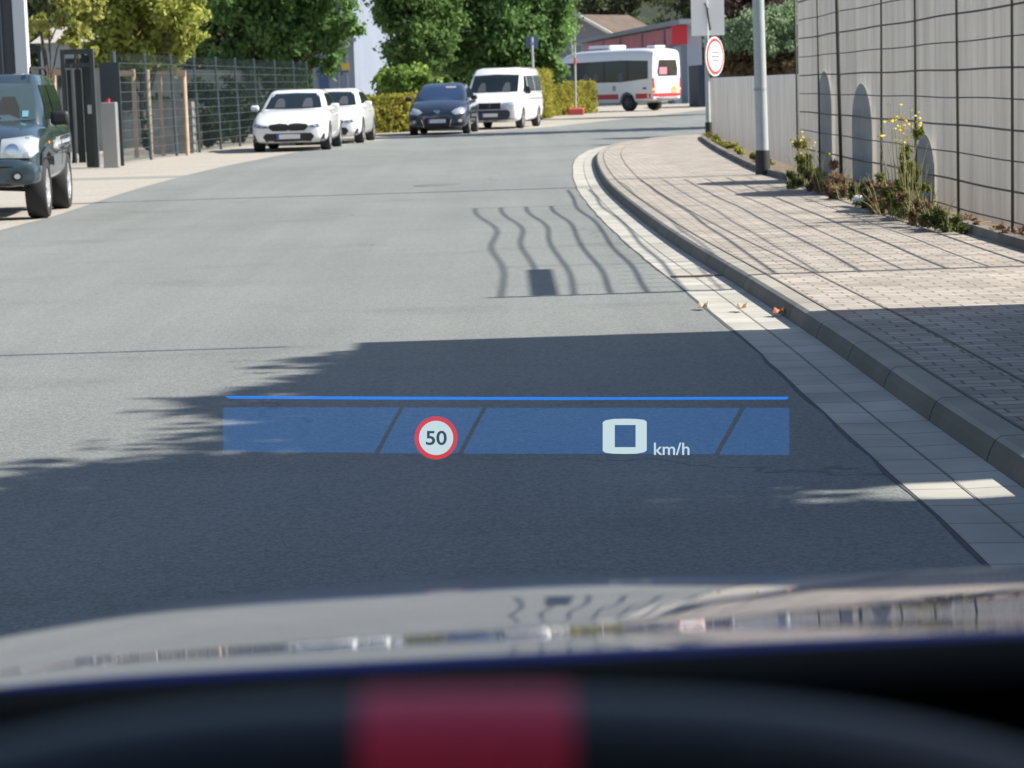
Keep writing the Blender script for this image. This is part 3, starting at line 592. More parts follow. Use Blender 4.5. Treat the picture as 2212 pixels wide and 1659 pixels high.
# ================================================================== VEGETATION
def leaves(name, blobs, n, size, m, parent=None, shell=.55, aspect=1.6, droop=.3, seed=1, per=70):
    """blobs: (x,y,z,rx,ry,rz). n small leaf faces scattered through clumps in the blobs' outer volume"""
    r = np.random.default_rng(seed)
    wts = np.array([b[3]*b[4]+b[4]*b[5]+b[3]*b[5] for b in blobs]); wts = wts/wts.sum()
    # clump centres
    nc = max(6, n//per); bi = r.choice(len(blobs), nc, p=wts); B = np.array(blobs)[bi]
    d = r.normal(size=(nc, 3)); d /= np.linalg.norm(d, axis=1)[:, None]; rad = shell+(1-shell)*r.random(nc)**.6
    rad *= 1+.16*r.normal(size=nc).clip(-1.5, 1.5); cc = B[:, :3]+d*B[:, 3:]*rad[:, None]; cs = B[:, 3:].mean(1)*r.uniform(.07, .26, nc)
    ci = r.integers(0, nc, n); p = cc[ci]+r.normal(size=(n, 3))*cs[ci][:, None]*np.array([1, 1, .8])
    u = r.normal(size=(n, 3)); u[:, 2] -= droop*1.5; u /= np.linalg.norm(u, axis=1)[:, None]
    v = np.cross(u, r.normal(size=(n, 3))); v /= np.linalg.norm(v, axis=1)[:, None]
    s = size*r.uniform(.55, 1.3, n)[:, None]; a = u*s*.5*aspect; b = v*s*.5
    V = np.stack([p-a, p+b*.9-a*.1, p+a, p-b*.9+a*.1], 1).reshape(-1, 3)
    me = bpy.data.meshes.new(name); me.vertices.add(4*n); me.vertices.foreach_set('co', V.ravel()); me.loops.add(4*n); me.loops.foreach_set('vertex_index', np.arange(4*n, dtype=np.int32))
    me.polygons.add(n); me.polygons.foreach_set('loop_start', np.arange(0, 4*n, 4, dtype=np.int32)); me.update(calc_edges=True); me.validate()
    return link(name, me, m, parent)
bark = mat('bark', (.10, .08, .06), .9, noise=(6, .3))
def tree(name, label, X, Y, blobs, n, size, m, trunk_h, tr=.15, seed=1, group=None, cat='tree', **kw):
    t = thing(name, label, cat, (X, Y, 0), 0, group)
    r = random.Random(seed)
    mb = MB().tube([(0, 0, -.05), (r.uniform(-.1, .1), 0, trunk_h*.5), (r.uniform(-.2, .2), r.uniform(-.1, .1), trunk_h)], [tr, tr*.8, tr*.55], 10)
    for b in blobs[:7]:
        z0 = trunk_h*r.uniform(.4, .9); mb.tube([(0, 0, z0), (b[0]*.5, b[1]*.5, (z0+b[2])*.5+.2), (b[0], b[1], b[2])], [tr*.4, tr*.28, tr*.1], 6)
    mb.build('trunk', bark, t, smooth=True)
    leaves('crown', blobs, n, size, m, t, seed=seed, **kw); return t
GR1 = leafmat('leaf_locust', (.075, .14, .05), (.26, .42, .15), .7, .45)
GR2 = leafmat('leaf_mid', (.065, .12, .045), (.22, .34, .11), .6, .45)
YEL = leafmat('leaf_yellow', (.26, .31, .06), (.54, .56, .17), .8, .45)
SPA = leafmat('leaf_pale', (.26, .29, .07), (.50, .50, .16), .8, .45)
HED = leafmat('leaf_hedge', (.20, .21, .04), (.46, .42, .10), 1.5)
CON = leafmat('leaf_conifer', (.15, .24, .13), (.40, .50, .30), 1.5)
BRN = leafmat('leaf_brown', (.09, .07, .045), (.22, .17, .09), 1.5)
FAR = leafmat('leaf_far', (.07, .095, .06), (.21, .23, .11), .3)
PUR = leafmat('leaf_purple', (.10, .075, .065), (.22, .15, .13), .8)
BUS = leafmat('leaf_shrub', (.13, .22, .05), (.34, .46, .13), 1.2)
def blobs_px(lst, D, X, depth=.8):   # ellipses given in sheet pixels -> local blobs
    out = []
    for cx, cy, rx, ry in lst:
        p = at(cx, cy, D); out.append((p.x-X, 0+random.uniform(-.5, .5), p.z, rx/FOC*D, rx/FOC*D*depth, ry/FOC*D))
    return out
# yellow tree behind fence
D = 63; X = at(310, 200, D).x
tree('yellow_tree', 'yellow-green leafy tree rising behind the mesh fence', X, D, blobs_px([(300, 60, 75, 70), (235, 20, 60, 60), (370, 70, 50, 60), (390, 10, 55, 55), (300, -80, 100, 80), (225, 95, 45, 45), (345, 115, 60, 35), (280, 120, 55, 40), (255, 60, 60, 60), (400, 60, 40, 50), (310, -200, 80, 80)], D, X), 42000, .11, YEL, 2.3, .1, 3, droop=.1, per=140)
# sparse young tree at left
D = 47; X = at(112, 200, D).x
tree('young_tree', 'sparse young tree with thin pale leaves at the far left', X, D, blobs_px([(110, 25, 45, 55), (80, 60, 30, 40), (135, 75, 30, 40), (165, 20, 35, 40), (110, -60, 50, 50)], D, X), 2600, .085, SPA, 2.9, .045, 4)
D = 58; X = at(165, 200, D).x
tree('young_tree', 'sparse young tree beside the yellow tree, behind the gate', X, D, blobs_px([(165, 40, 40, 50), (185, 95, 28, 30), (200, 0, 40, 40)], D, X), 2200, .10, SPA, 2.6, .045, 5)
# dark green big tree
D = 80; X = at(600, 200, D).x
tree('locust_tree', 'broad dark green tree with drooping leaves above the fence end', X, D, blobs_px([(480, 60, 85, 95), (590, 70, 90, 80), (675, 75, 70, 70), (735, 20, 60, 60), (715, 95, 30, 60), (560, -40, 140, 90), (450, -30, 80, 80), (665, 140, 42, 42), (700, -80, 120, 80), (520, 120, 60, 60), (630, 135, 60, 45), (560, -160, 120, 90)], D, X), 50000, .135, GR1, 2.2, .22, 6, droop=.7, per=190)
D = 96; X = at(870, 200, D).x
tree('locust_tree', 'dark green tree between the grey building and the hedge', X, D, blobs_px([(868, 60, 62, 75), (920, 20, 70, 90), (870, 120, 42, 38), (825, 0, 40, 50), (880, -70, 100, 80), (930, 100, 50, 55)], D, X), 30000, .15, GR2, 2.2, .22, 7, droop=.6, per=170)
D = 99; X = at(1080, 200, D).x
tree('locust_tree', 'wide green tree behind the white van', X, D, blobs_px([(1000, 60, 75, 90), (1090, 50, 85, 95), (1165, 60, 62, 95), (1190, 20, 48, 70), (1060, 130, 70, 45), (1200, 125, 40, 50), (1080, -70, 140, 80), (1000, 130, 50, 40)], D, X), 46000, .15, GR1, 2.2, .22, 8, droop=.6, per=190)
# shrubs by the hedge
D = 80; X = at(865, 200, D).x
t = thing('shrub', 'light green flowering shrub behind the low hedge', 'shrub', (X, D, 0))
leaves('foliage', blobs_px([(850, 180, 42, 32), (890, 175, 40, 35), (855, 150, 20, 15), (920, 190, 35, 22)], D, X), 5000, .13, BUS, t, seed=11)
leaves('blossom', blobs_px([(900, 172, 9, 20)], D-.7, X), 260, .12, mat('blossom', (.75, .55, .52), .8), t, seed=12)
MB().tube([(0, 0, 0), (0, 0, 1.2)], [.05, .03], 8).build('stem', bark, t)
D = 112; X = at(1160, 150, D).x
for i, (cx, cy, rx, ry) in enumerate([(1000, 172, 40, 22), (1060, 165, 40, 22), (1120, 162, 36, 25)]):
    D = 104+i; X = at(cx, cy, D).x; t = thing('shrub', ['mid green shrub left of the van roof', 'dark shrub right behind the van roof', 'green shrub under the blue square sign'][i], 'shrub', (X, D, 0))
    leaves('foliage', blobs_px([(cx, cy, rx, ry), (cx, cy+30, rx, ry*1.4)], D, X), 2500, .18, GR2, t, seed=30+i); MB().tube([(0, 0, 0), (0, 0, 1)], .05, 6).build('stem', bark, t)
for i, (px, cy, D, rx) in enumerate([(430, 230, 60, 38), (505, 225, 66, 40), (590, 215, 74, 42), (350, 250, 58, 26)]):
    X = at(px, cy, D).x; t = thing('shrub', ['dark shrub behind the middle of the mesh fence', 'dark shrub behind the fence left of the first white sedan', 'dark shrub at the far end of the mesh fence', 'low dark shrub between the wooden stakes behind the fence'][i], 'shrub', (X, D, 0))
    leaves('foliage', blobs_px([(px, cy, rx, 48), (px-20, cy+40, rx, 35), (px+15, cy+50, rx, 30)], D, X), 5000, .09, leafmat('leaf_dark_%d' % i, (.02, .04, .018), (.07, .11, .04), 1), t, seed=90+i)
    MB().tube([(0, 0, 0), (0, 0, 1)], .05, 6).build('stem', bark, t)
# hedges
def hedge(label, pts, h, wd, m, seed, n):
    t = thing('hedge', label, 'hedge', (pts[0][0], pts[0][1], 0)); bl = []
    for (a, b) in zip(pts[:-1], pts[1:]):
        L = math.hypot(b[0]-a[0], b[1]-a[1]); k = max(1, int(L/.7))
        for j in range(k+1):
            f = j/k; hh = h*(1+.04*math.sin(j*2.1)); x = a[0]+(b[0]-a[0])*f-pts[0][0]; y = a[1]+(b[1]-a[1])*f-pts[0][1]
            for zz in (.25, .62): bl.append((x, y, hh*zz, wd*.55, wd*.55, hh*.36))
    bl = []
    for (a, b) in zip(pts[:-1], pts[1:]):
        L = math.hypot(b[0]-a[0], b[1]-a[1]); k = max(1, int(L/.3)); ux, uy = (b[0]-a[0])/L, (b[1]-a[1])/L
        for j in range(k+1):
            f = j/k; x = a[0]+(b[0]-a[0])*f-pts[0][0]; y = a[1]+(b[1]-a[1])*f-pts[0][1]
            for zz in (.10, .3, .5, .7, .9):
                for sd_ in (-1, 1): bl.append((x-uy*wd*.36*sd_, y+ux*wd*.36*sd_, h*zz*.97+random.uniform(-.03, .03), .2, .2, h*.12))
            bl.append((x, y, h*.9, .3, .3, .1))
    leaves('foliage', bl, n*4, .065, m, t, seed=seed, shell=.6, per=7)
    mb = MB()
    for (a, b) in zip(pts[:-1], pts[1:]):
        A = Vector((a[0]-pts[0][0], a[1]-pts[0][1], 0)); B = Vector((b[0]-pts[0][0], b[1]-pts[0][1], 0)); dd = (B-A).normalized(); nn = Vector((-dd.y, dd.x, 0))*wd*.28
        i = len(mb.v); mb.v += [A-nn, A+nn, B+nn, B-nn]+[p+Vector((0, 0, h*.82)) for p in (A-nn, A+nn, B+nn, B-nn)]
        mb.f += [tuple(i+q for q in f) for f in ((3, 2, 1, 0), (4, 5, 6, 7), (0, 1, 5, 4), (1, 2, 6, 5), (2, 3, 7, 6), (3, 0, 4, 7))]
    mb.build('branches', mat('hedge_core', (.09, .09, .03), .95, noise=(5, .4)), t)
hedge('low clipped yellow-green hedge between the white sedans and the hatchback', [(-5.6, 73), (-3.4, 75), (-1.4, 80)], 1.22, .8, HED, 21, 9000)
hedge('clipped yellow-green hedge behind the red block foot', [(1.6, 101), (3.2, 106.5), (3.95, 108.5)], 1.48, .9, HED, 22, 9000)
hedge('taller yellow-orange hedge right beside the van', [(.9, 90), (1.65, 98)], 2.0, .9, HED, 23, 7000)
# conifer hedge right
D = 57
t = thing('conifer', 'blue-green clipped conifer behind the low wall', 'shrub', (6.0, 57, 0))
X = 6.0
leaves('crown', blobs_px([(1600, 75, 40, 28), (1650, 60, 50, 35), (1695, 55, 35, 40), (1620, 95, 50, 20), (1730, 60, 40, 45), (1680, 100, 50, 20)], D, X, 1.0), 40000, .06, CON, t, seed=24, droop=.9)
leaves('inner_twigs', blobs_px([(1600, 130, 45, 35), (1660, 130, 50, 38), (1710, 130, 40, 38)], D+.6, X, .9), 6000, .12, BRN, t, seed=25)
MB().tube([(0, 0, 0), (0, 0, 2)], .12, 8).build('trunk', bark, t)
leaves('side_growth', blobs_px([(1700, 135, 12, 16)], D-.9, X, .9), 500, .09, YEL, t, seed=26)
D = 92; X = at(1600, 60, D).x
tree('purple_tree', 'dark purple-leaved tree behind the conifer', X, D, blobs_px([(1610, 0, 100, 60), (1520, -40, 50, 45), (1680, 20, 70, 60), (1640, 70, 60, 45)], D, X), 16000, .15, PUR, 2.5, .2, 27)
# tall trees right that shade the side street (above the frame)
tree('street_tree', 'tall tree on the right whose crown stands above the picture', 14.5, 66.5, [(0, 0, 9, 3.2, 1.4, 3.2), (-1, 0, 12, 2.5, 1.3, 2.5)], 9000, .25, GR2, 8, .25, 28)
# far wood: individual trees
k = 0
fx = [(-40, 150), (-33, 158), (-26.5, 149), (-20, 160), (-13.5, 150), (-6, 170), (1, 240), (6, 250), (13, 244), (20, 236), (25, 180), (29, 176), (36, 168), (-47, 160), (44, 172)]
words = ['first', 'second', 'third', 'fourth', 'fifth', 'sixth', 'seventh', 'eighth', 'ninth', 'tenth', 'eleventh', 'twelfth', 'thirteenth', 'fourteenth', 'fifteenth']
order = sorted(range(len(fx)), key=lambda i: fx[i][0]/fx[i][1])
for rank, i in enumerate(order):
    x, y = fx[i]; r_ = random.Random(i); h = r_.uniform(10, 13)+(5 if y > 200 else 0)
    bl = [(r_.uniform(-2.6, 2.6), r_.uniform(-2, 2), h*q+r_.uniform(-.6, .6), r_.uniform(2.2, 3.4), 2.6, r_.uniform(2, 3)) for q in (.16, .24, .34, .45, .55, .65, .75, .88, .3, .5)]
    tree('woodland_tree', 'far dull green wood tree, %s from the left along the background' % words[rank], x, y, bl, 14000, .32, FAR, 5, .3, 40+i, group='trees of the far wood')

# ================================================================== BUILDINGS
def cuboid(name, label, cat, P, h, m, z0=0):
    t = thing(name, label, cat, (P[0][0], P[0][1], 0)); mb = MB(); n = len(P)
    b = [Vector((p[0]-P[0][0], p[1]-P[0][1], z0)) for p in P]; u = [v+Vector((0, 0, h-z0)) for v in b]
    mb.v += b+u; mb.f.append(tuple(range(n))[::-1]); mb.f.append(tuple(range(n, 2*n)))
    for i in range(n): j = (i+1) % n; mb.f.append((i, j, n+j, n+i))
    mb.build('wall', m, t); return t
# grey-blue building with sign
D = 112; a = at(675, 150, D); b = at(766, 150, D); c = at(870, 150, D+16)
t = cuboid('office_building', 'pale blue-grey building behind the trees, with a yellow and blue sign', 'building', [(a.x, D), (b.x, D), (c.x, D+16), (a.x, D+18)], 6.5, mat('bluegrey_wall', (.20, .235, .30), .7, noise=(.5, .06)))
o = Vector((a.x, D, 0)); s0 = at(716, 157, D)-o; s1 = at(754, 136, D)-o
sg = MB().box(s0.x, s1.x, -.06, -.01, s0.z, s1.z).build('sign', mat('sign_yellow', (.55, .42, .08), .5), t)
w_ = s1.x-s0.x; h_ = s1.z-s0.z
MB().box(s0.x+.02, s0.x+w_*.98, -.075, -.06, s0.z, s0.z+h_*.2).build('sign_band', mat('sign_darkblue', (.06, .08, .25), .5), sg)
MB().poly([(s0.x+w_*.25, -.08, s0.z+h_*.22), (s0.x+w_*.6, -.08, s0.z+h_*.22), (s0.x+w_*.52, -.08, s0.z+h_*.7), (s0.x+w_*.3, -.08, s0.z+h_*.6)]).build('sign_shape', MATS['sign_darkblue'], sg)
d0 = at(690, 178, D)-o; d1 = at(708, 138, D)-o; MB().box(d0.x, d1.x, -.08, -.01, 0, d1.z).build('door', mat('door_blue', (.05, .08, .2), .5), t)
q0 = at(740, 80, D)-o; q1 = at(748, 110, D)-o
for xx in (730, 748): q = at(xx, 100, D)-o; MB().box(q.x-.03, q.x+.03, -.05, -.01, 0, 6.4).build('panel_joint', mat('joint_grey', (.3, .34, .42), .7), t)
q = at(766, 90, D)-o; MB().box(-.05, q.x+.1, -.35, .1, q.z, q.z+.18).build('canopy', mat('canopy', (.22, .25, .3), .6), t)
# grey shed left
D = 88; a = at(88, 120, D); b = at(232, 120, D); zt = at(160, 68, D).z
t = cuboid('shed', 'low grey shed with pale roof far behind the gate', 'building', [(a.x, D), (b.x, D), (b.x, D+8), (a.x, D+8)], at(150, 92, D).z, mat('shed_wall', (.30, .34, .38), .8, noise=(.8, .1)))
hh = at(150, 92, D).z; Wd = b.x-a.x
MB().poly([(-.3, -.4, hh+.003), (Wd+.3, -.4, hh+.003), (Wd+.3, 4, zt+.3), (-.3, 4, zt+.3)]).build('roof', mat('shed_roof', (.36, .34, .32), .9, noise=(2, .15)), t)
for k in range(4): MB().box(.8+k*1.2*Wd/5.5, 1.4+k*1.2*Wd/5.5, -.03, -.005, hh-1.4, hh-.6).build('window', glass_m, t)
# dark slate building behind the fence
t = cuboid('dark_building', 'long low dark slate wall seen through the mesh fence', 'wall', [(-11.6, 54), (-9.3, 70), (-8.3, 84), (-8.6, 84), (-9.6, 70), (-11.9, 54)], 2.15, mat('slate_wall', (.020, .027, .030), .8, noise=(1.5, .35, 6)))
# dark portal with light column at the left edge
D = 41; a = at(34, 150, D); b = at(60, 150, D)
t = thing('entrance_building', 'dark panelled building with a light grey corner column at the top left', 'building', (a.x, D, 0))
MB().box(0, b.x-a.x, 0, .25, 0, 6).build('column', mat('column_grey', (.50, .54, .57), .6), t)
MB().box(-6, -.01, .06, .5, 0, 6).build('wall', mat('portal_dark', (.035, .045, .055), .5), t)
for k in range(5): MB().box(-.24-k*.3, -.21-k*.3, .02, .058, 0, 6).build('panel_joint', mat('portal_joint', (.09, .11, .13), .5), t)
# red-fronted building
P1 = at(1484, 90, 139); P0 = at(1255, 90, 196); P2 = at(1512, 90, 139)
t = thing('red_front_building', 'flat-roofed building with a faded red band along its front behind the minibus', 'building', (P1.x, 139, 0))
A = Vector((0, 0, 0)); B = Vector((P0.x-P1.x, P0.y-P1.y, 0)); C_ = Vector((P2.x-P1.x+.1, 0, 0)); nn = Vector((-1, 0, 0))
def wallq(A, B, z0, z1, off, name, m, parent, f0=0, f1=1, th=.1):
    d = (B-A); a = A+d*f0; b = A+d*f1; nrm = Vector((-d.y, d.x, 0)).normalized(); nrm = nrm if nrm.x < 0 or nrm.y < 0 and abs(nrm.y) > abs(nrm.x) else -nrm
    mb = MB(); mb.v += [a+nrm*off, b+nrm*off, b+nrm*(off-th), a+nrm*(off-th)]; mb.v = [Vector((v.x, v.y, z0)) for v in mb.v]+[Vector((v.x, v.y, z1)) for v in mb.v]
    mb.f += [(3, 2, 1, 0), (4, 5, 6, 7), (0, 1, 5, 4), (1, 2, 6, 5), (2, 3, 7, 6), (3, 0, 4, 7)]; return mb.build(name, m, parent)
wallq(A, B, 0, 4.6, 0, 'wall', mat('redb_grey', (.33, .37, .44), .7, noise=(.6, .1)), t, th=.3)
wallq(A, C_, 0, 4.6, 0, 'wall', MATS['redb_grey'], t, th=.3)
f = wallq(A, B, 3.55, 4.55, .25, 'red_band', mat('faded_red', (.60, .19, .23), .6, noise=(.5, .12)), t, .02, .9, .2)
for q in (.12, .3, .5, .68): wallq(A, B, 3.55, 4.55, .262, 'band_divider', mat('divider', (.15, .08, .1), .6), f, q, q+.015, .011)
wallq(A, Vector((1.3, 0, 0)), 3.5, 4.6, .30, 'red_end', mat('bright_red', (.55, .03, .04), .5), t, -.7, 0, .1)
lg = at(1456, 68, 142)-Vector((P1.x, 139, 0)); MB().lathe([(.22, 0), (.2, .02)], Matrix.Translation(lg+Vector((0, -1.2, 0))) @ Matrix.Rotation(R(-100), 4, 'Z'), 16).build('round_badge', whitem, t)
wallq(A, B, 4.66, 4.95, .6, 'roof_edge', mat('roof_edge', (.28, .30, .33), .6), t, -.02, 1.05, 1.2)
for q in (1.2, 2.0): MB().box(q-2.8, q-2.4, -.1, -.02, 0, 3.4).build('wall_pilaster', mat('pilaster', (.28, .31, .38), .7), t)
a = at(1509, 200, 118); t = cuboid('garage', 'dark blue garage in the gap right of the grey building, beside the sign pole', 'garage', [(a.x, 118), (a.x+6, 118), (a.x+6, 124), (a.x, 124)], at(1520, 140, 118).z, mat('garage_blue', (.03, .04, .07), .7))
MB().box(.3, 2.6, -.04, -.005, 0, 2.0).build('door', mat('garage_door', (.05, .06, .09), .6), t)
# brown-roofed house
D = 215; a = at(1215, 40, D); rp = at(1258, 20, D); e = at(1345, 80, D)
t = thing('gable_house', 'brown tiled house roof with a pale verge showing past the tree', 'house', (rp.x, D, 0), R(-35))
zt = at(1262, 36, D).z; ze = at(1330, 78, D).z; xe = e.x-rp.x
mb = MB(); mb.poly([(-xe, 0, 0), (xe, 0, 0), (xe, 0, ze-.1), (0, 0, zt-.1), (-xe, 0, ze-.1)]); mb.build('wall', mat('gable_wall', (.22, .22, .24), .8), t)
for sg in (1, -1):
    mb = MB(); q = [(0, -.4, zt), (sg*(xe+.6), -.4, ze-.3), (sg*(xe+.6), 8, ze-.3), (0, 8, zt)]; mb.v += [Vector(p) for p in q]+[Vector(p)+Vector((0, 0, .2)) for p in q]
    mb.f += [(3, 2, 1, 0), (4, 5, 6, 7), (0, 1, 5, 4), (1, 2, 6, 5), (2, 3, 7, 6), (3, 0, 4, 7)]; mb.build('roof', mat('tile_brown', (.11, .08, .062), .85, noise=(1, .2)), t)
    MB().tube([(0, -.55, zt+.05), (sg*(xe+.6), -.55, ze-.25)], .16, 6).build('verge', mat('verge', (.6, .57, .5), .7), t)
D = 200; p = at(1234, 35, D); t = thing('street_lamp', 'far street lamp head poking out beside the tree', 'street lamp', (p.x, D, 0))
MB().tube([(0, 0, 0), (0, 0, p.z)], .08, 8).build('pole', galv, t); MB().box(-.8, .8, -.2, .2, p.z, p.z+.25).build('lamp_head', galv, t)
# off-frame buildings whose shade falls on the near road
brick = mat('render_wall', (.40, .37, .32), .9, noise=(2, .1)); tiles = mat('tiles_red', (.22, .09, .06), .8)
def offb(y0, y1, h, label):
    t = cuboid('street_building', label, 'building', [(4.75, y0), (10, y0), (10, y1), (4.75, y1)], h, brick)
    MB().box(-.05, 5.3, -.0, y1-y0, h+.003, h+.2).build('roof', tiles, t)
    for k in range(int((y1-y0)/2.2)): f_ = MB().box(-.05, -.005, .6+k*2.2, 1.6+k*2.2, 1.2, 2.6).build('window', glass_m, t)
offb(7.62, 12.5, 4.45, 'plain rendered house right of the road, its shade falling over the lane')
offb(-12, 7.3, 6.0, 'long rendered house beside the car, right of the camera')
LV = GR2
tree('garden_tree', 'bushy tree behind the rendered house, casting leafy shade on the road', 7.5, 10.2, [(0, -.9, 6.35, 1.2, .9, .8), (.3, -1.9, 6.7, 1.2, .45, .9), (0, .4, 6.3, 1.1, .8, .7), (0, 1.4, 6.25, .9, .5, .6), (-.3, 1.65, 5.9, .9, .35, .7), (-.2, 1.0, 6.1, .9, .5, .6), (0, .1, 6.9, .8, .6, .4)], 14000, .11, LV, 6, .15, 61, shell=.2)
tree('garden_tree', 'tree filling the gap between the two rendered houses', 6.0, 7.8, [(0, 0, 5.45, 1.0, .8, .8), (.6, 0, 6.0, 1.3, .8, 1.0), (1.6, -.5, 7.2, 1.5, .6, 1.0), (2.5, -.6, 8.0, 1.5, .55, 1.0)], 7500, .12, LV, 5, .12, 62, shell=.15)
tree('garden_tree', 'tall leafy tree behind the long rendered house', 11, 4.5, [(0, 0, 8.5, 2.2, 2.0, 2.0), (0, 1.7, 10.6, 1.9, .9, 1.5), (0, -4, 9, 2.2, 3, 2)], 9000, .2, LV, 7, .2, 63, shell=.3)
t = thing('overhead_cable', 'thin black cable strung over the road from the rendered house', 'cable', (4.8, 12.4, 0))
MB().tube([(0, 0, 5.05), (-4, .03, 4.85), (-8, .05, 4.85), (-13, .05, 5.3)], .02, 6).build('cable', blk, t); MB().tube([(-13, .05, 0), (-13, .05, 5.6)], .08, 8).build('pole', bark, t)

# ================================================================== FENCE, GATE, STAKES
gm = mat('fence_green', (.06, .085, .09), .5, metal=.2)
fp = [(-7.97, 48.3), (-7.75, 51.0), (-7.55, 53.6), (-7.36, 56.2), (-7.16, 58.8), (-6.97, 61.4), (-6.75, 64.0), (-6.5, 67.2), (-6.25, 70.4), (-6.06, 72.9)]
t = thing('mesh_fence', 'dark green double-rod mesh fence running along the gravel verge', 'fence', (fp[0][0], fp[0][1], 0))
H = 2.28
for i, p in enumerate(fp):
    x, y = p[0]-fp[0][0], p[1]-fp[0][1]; lean = -.045*H
    MB().tube([(x, y, -.05), (x-.05, y, H+.04)], .034 if i else .05, 8).build('post', gm, t)
for i in range(len(fp)-1):
    a = Vector((fp[i][0]-fp[0][0], fp[i][1]-fp[0][1], 0)); b = Vector((fp[i+1][0]-fp[0][0], fp[i+1][1]-fp[0][1], 0)); L = (b-a).length; d = (b-a)/L; ang = math.atan2(d.y, d.x)
    M = Matrix.Translation(a) @ Matrix.Rotation(ang, 4, 'Z'); mb = MB(); z = .08
    while z < H: mb.box(0, L, -.012, .012, z, z+.012, M); z += .2
    x = .05
    while x < L: mb.box(x, x+.0032, -.0016, .0016, .04, H, M); x += .05
    mb.build('mesh_panel', gm, t)
gmat = mat('gate_grey', (.07, .085, .09), .5, metal=.3); gl_ = mat('gate_light', (.16, .19, .20), .5)
D = 46.5
def gx(px): return at(px, 250, D).x
zt = at(170, 106, D).z
t = thing('sliding_gate', 'tall dark grey gate frame standing open beside the mesh fence', 'gate', (gx(170), D, 0)); o0 = gx(170)
for px0, px1, dy, m_ in ((137, 145, 0, gmat), (176, 184, .3, gmat), (199, 208, 0, gmat)): MB().box(gx(px0)-o0, gx(px1)-o0, dy, dy+.12, 0, zt).build('post', m_, t)
for z0, z1 in ((zt-.10, zt), (zt-.36, zt-.27)): MB().box(gx(145)-o0, gx(199)-o0, .02, .1, z0, z1).build('cross_rail', gmat, t)
MB().box(gx(146)-o0, gx(157)-o0, .15, .2, .1, zt-.4).build('panel', mat('gate_panel', (.05, .06, .065), .6), t)
MB().box(gx(157.5)-o0, gx(160.5)-o0, .0, .05, .1, zt-.3).build('rail', gl_, t)
MB().box(gx(161)-o0, gx(176)-o0, .22, .26, .1, zt-.4).build('panel', MATS['gate_panel'], t)
MB().box(gx(184.5)-o0, gx(199)-o0, .16, .2, .0, zt-.12).build('panel', gmat, t)
MB().box(gx(188)-o0, gx(198)-o0, .10, .155, at(190, 246, D).z, at(190, 227, D).z).build('switch_box', whitem, t)
MB().box(gx(208.5)-o0, gx(252)-o0, .6, .65, .0, at(230, 134, D).z).build('screen_panel', mat('gate_panel2', (.06, .075, .085), .6), t)
zz = at(80, 98, 44).z; t = thing('gate_frame', 'dark post and rail frame behind the off-roader roof', 'gate', (at(74, 150, 44).x, 44, 0)); 
w2 = at(88, 150, 44).x-at(62, 150, 44).x; MB().box(w2*.35, w2*.6, 0, .1, 0, zz).build('post', gmat, t); MB().box(-w2*.5, w2*.6, .01, .09, zz-.12, zz-.003).build('cross_rail', gmat, t)
# steel control pillar
D = 46; a = at(218, 250, D); b = at(251, 250, D); zt = at(235, 221, D).z
t = thing('control_pillar', 'brushed steel control pillar with a small red lamp by the gate', 'pillar', (a.x, D, 0))
o = MB().box(0, b.x-a.x, 0, .25, 0, zt).build('housing', mat('steel', (.42, .42, .41), .42, metal=.6, noise=(3, .05)), t); evalmesh(o, [('BEVEL', dict(width=.02, segments=2))])
MB().box((b.x-a.x)*.3, (b.x-a.x)*.7, .05, .15, zt-.6, zt-.2) ; MB().tube([((b.x-a.x)*.45, .12, zt), ((b.x-a.x)*.45, .12, zt+.07)], .04, 12).build('lamp', mat('red_lamp', (.6, .02, .05), .3), t)
# tree stakes
wood = mat('stake_wood', (.50, .37, .26), .8, noise=(4, .15))
def stakes(label, D, pxs, top, bot, rail, n):
    x0 = at(pxs[0], 200, D).x; t = thing('tree_stakes', label, 'stakes', (x0, D, 0), 0, 'wooden stake frames for young trees')
    for px in pxs: xt = at(px-3, top, D); MB().tube([(at(px+4, 300, D).x-x0, 0, 0), (xt.x-x0, 0, xt.z)], .05, 8).build('stake', wood, t, smooth=True)
    if rail: z = at(pxs[0], rail, D).z; MB().box(at(rail_x[n][0], 200, D).x-x0, at(rail_x[n][1], 200, D).x-x0, -.10, -.03, z-.06, z+.07).build('cross_rail', wood, t)
rail_x = {0: (262, 294), 1: (343, 404), 2: (96, 140)}
stakes('wooden stake frame just right of the first fence post', 53, (290, 321), 150, 320, 158, 0)
stakes('pair of wooden stakes with a cross rail in the middle of the fence', 54, (347, 400), 155, 320, 160, 1)
stakes('wooden stake frame behind the off-roader, partly hidden by the gate', 50, (100, 118), 150, 320, 157, 2)
# pale clutter behind the fence
t = tag(MB().box(-.5, .5, -.3, .3, 0, 1.25).build('crate_stack', mat('crate', (.32, .31, .30), .8, noise=(4, .3))), 'pale crate stack seen through the mesh fence between stakes', 'crates'); t.location = (at(374, 250, 56).x, 56, 0)

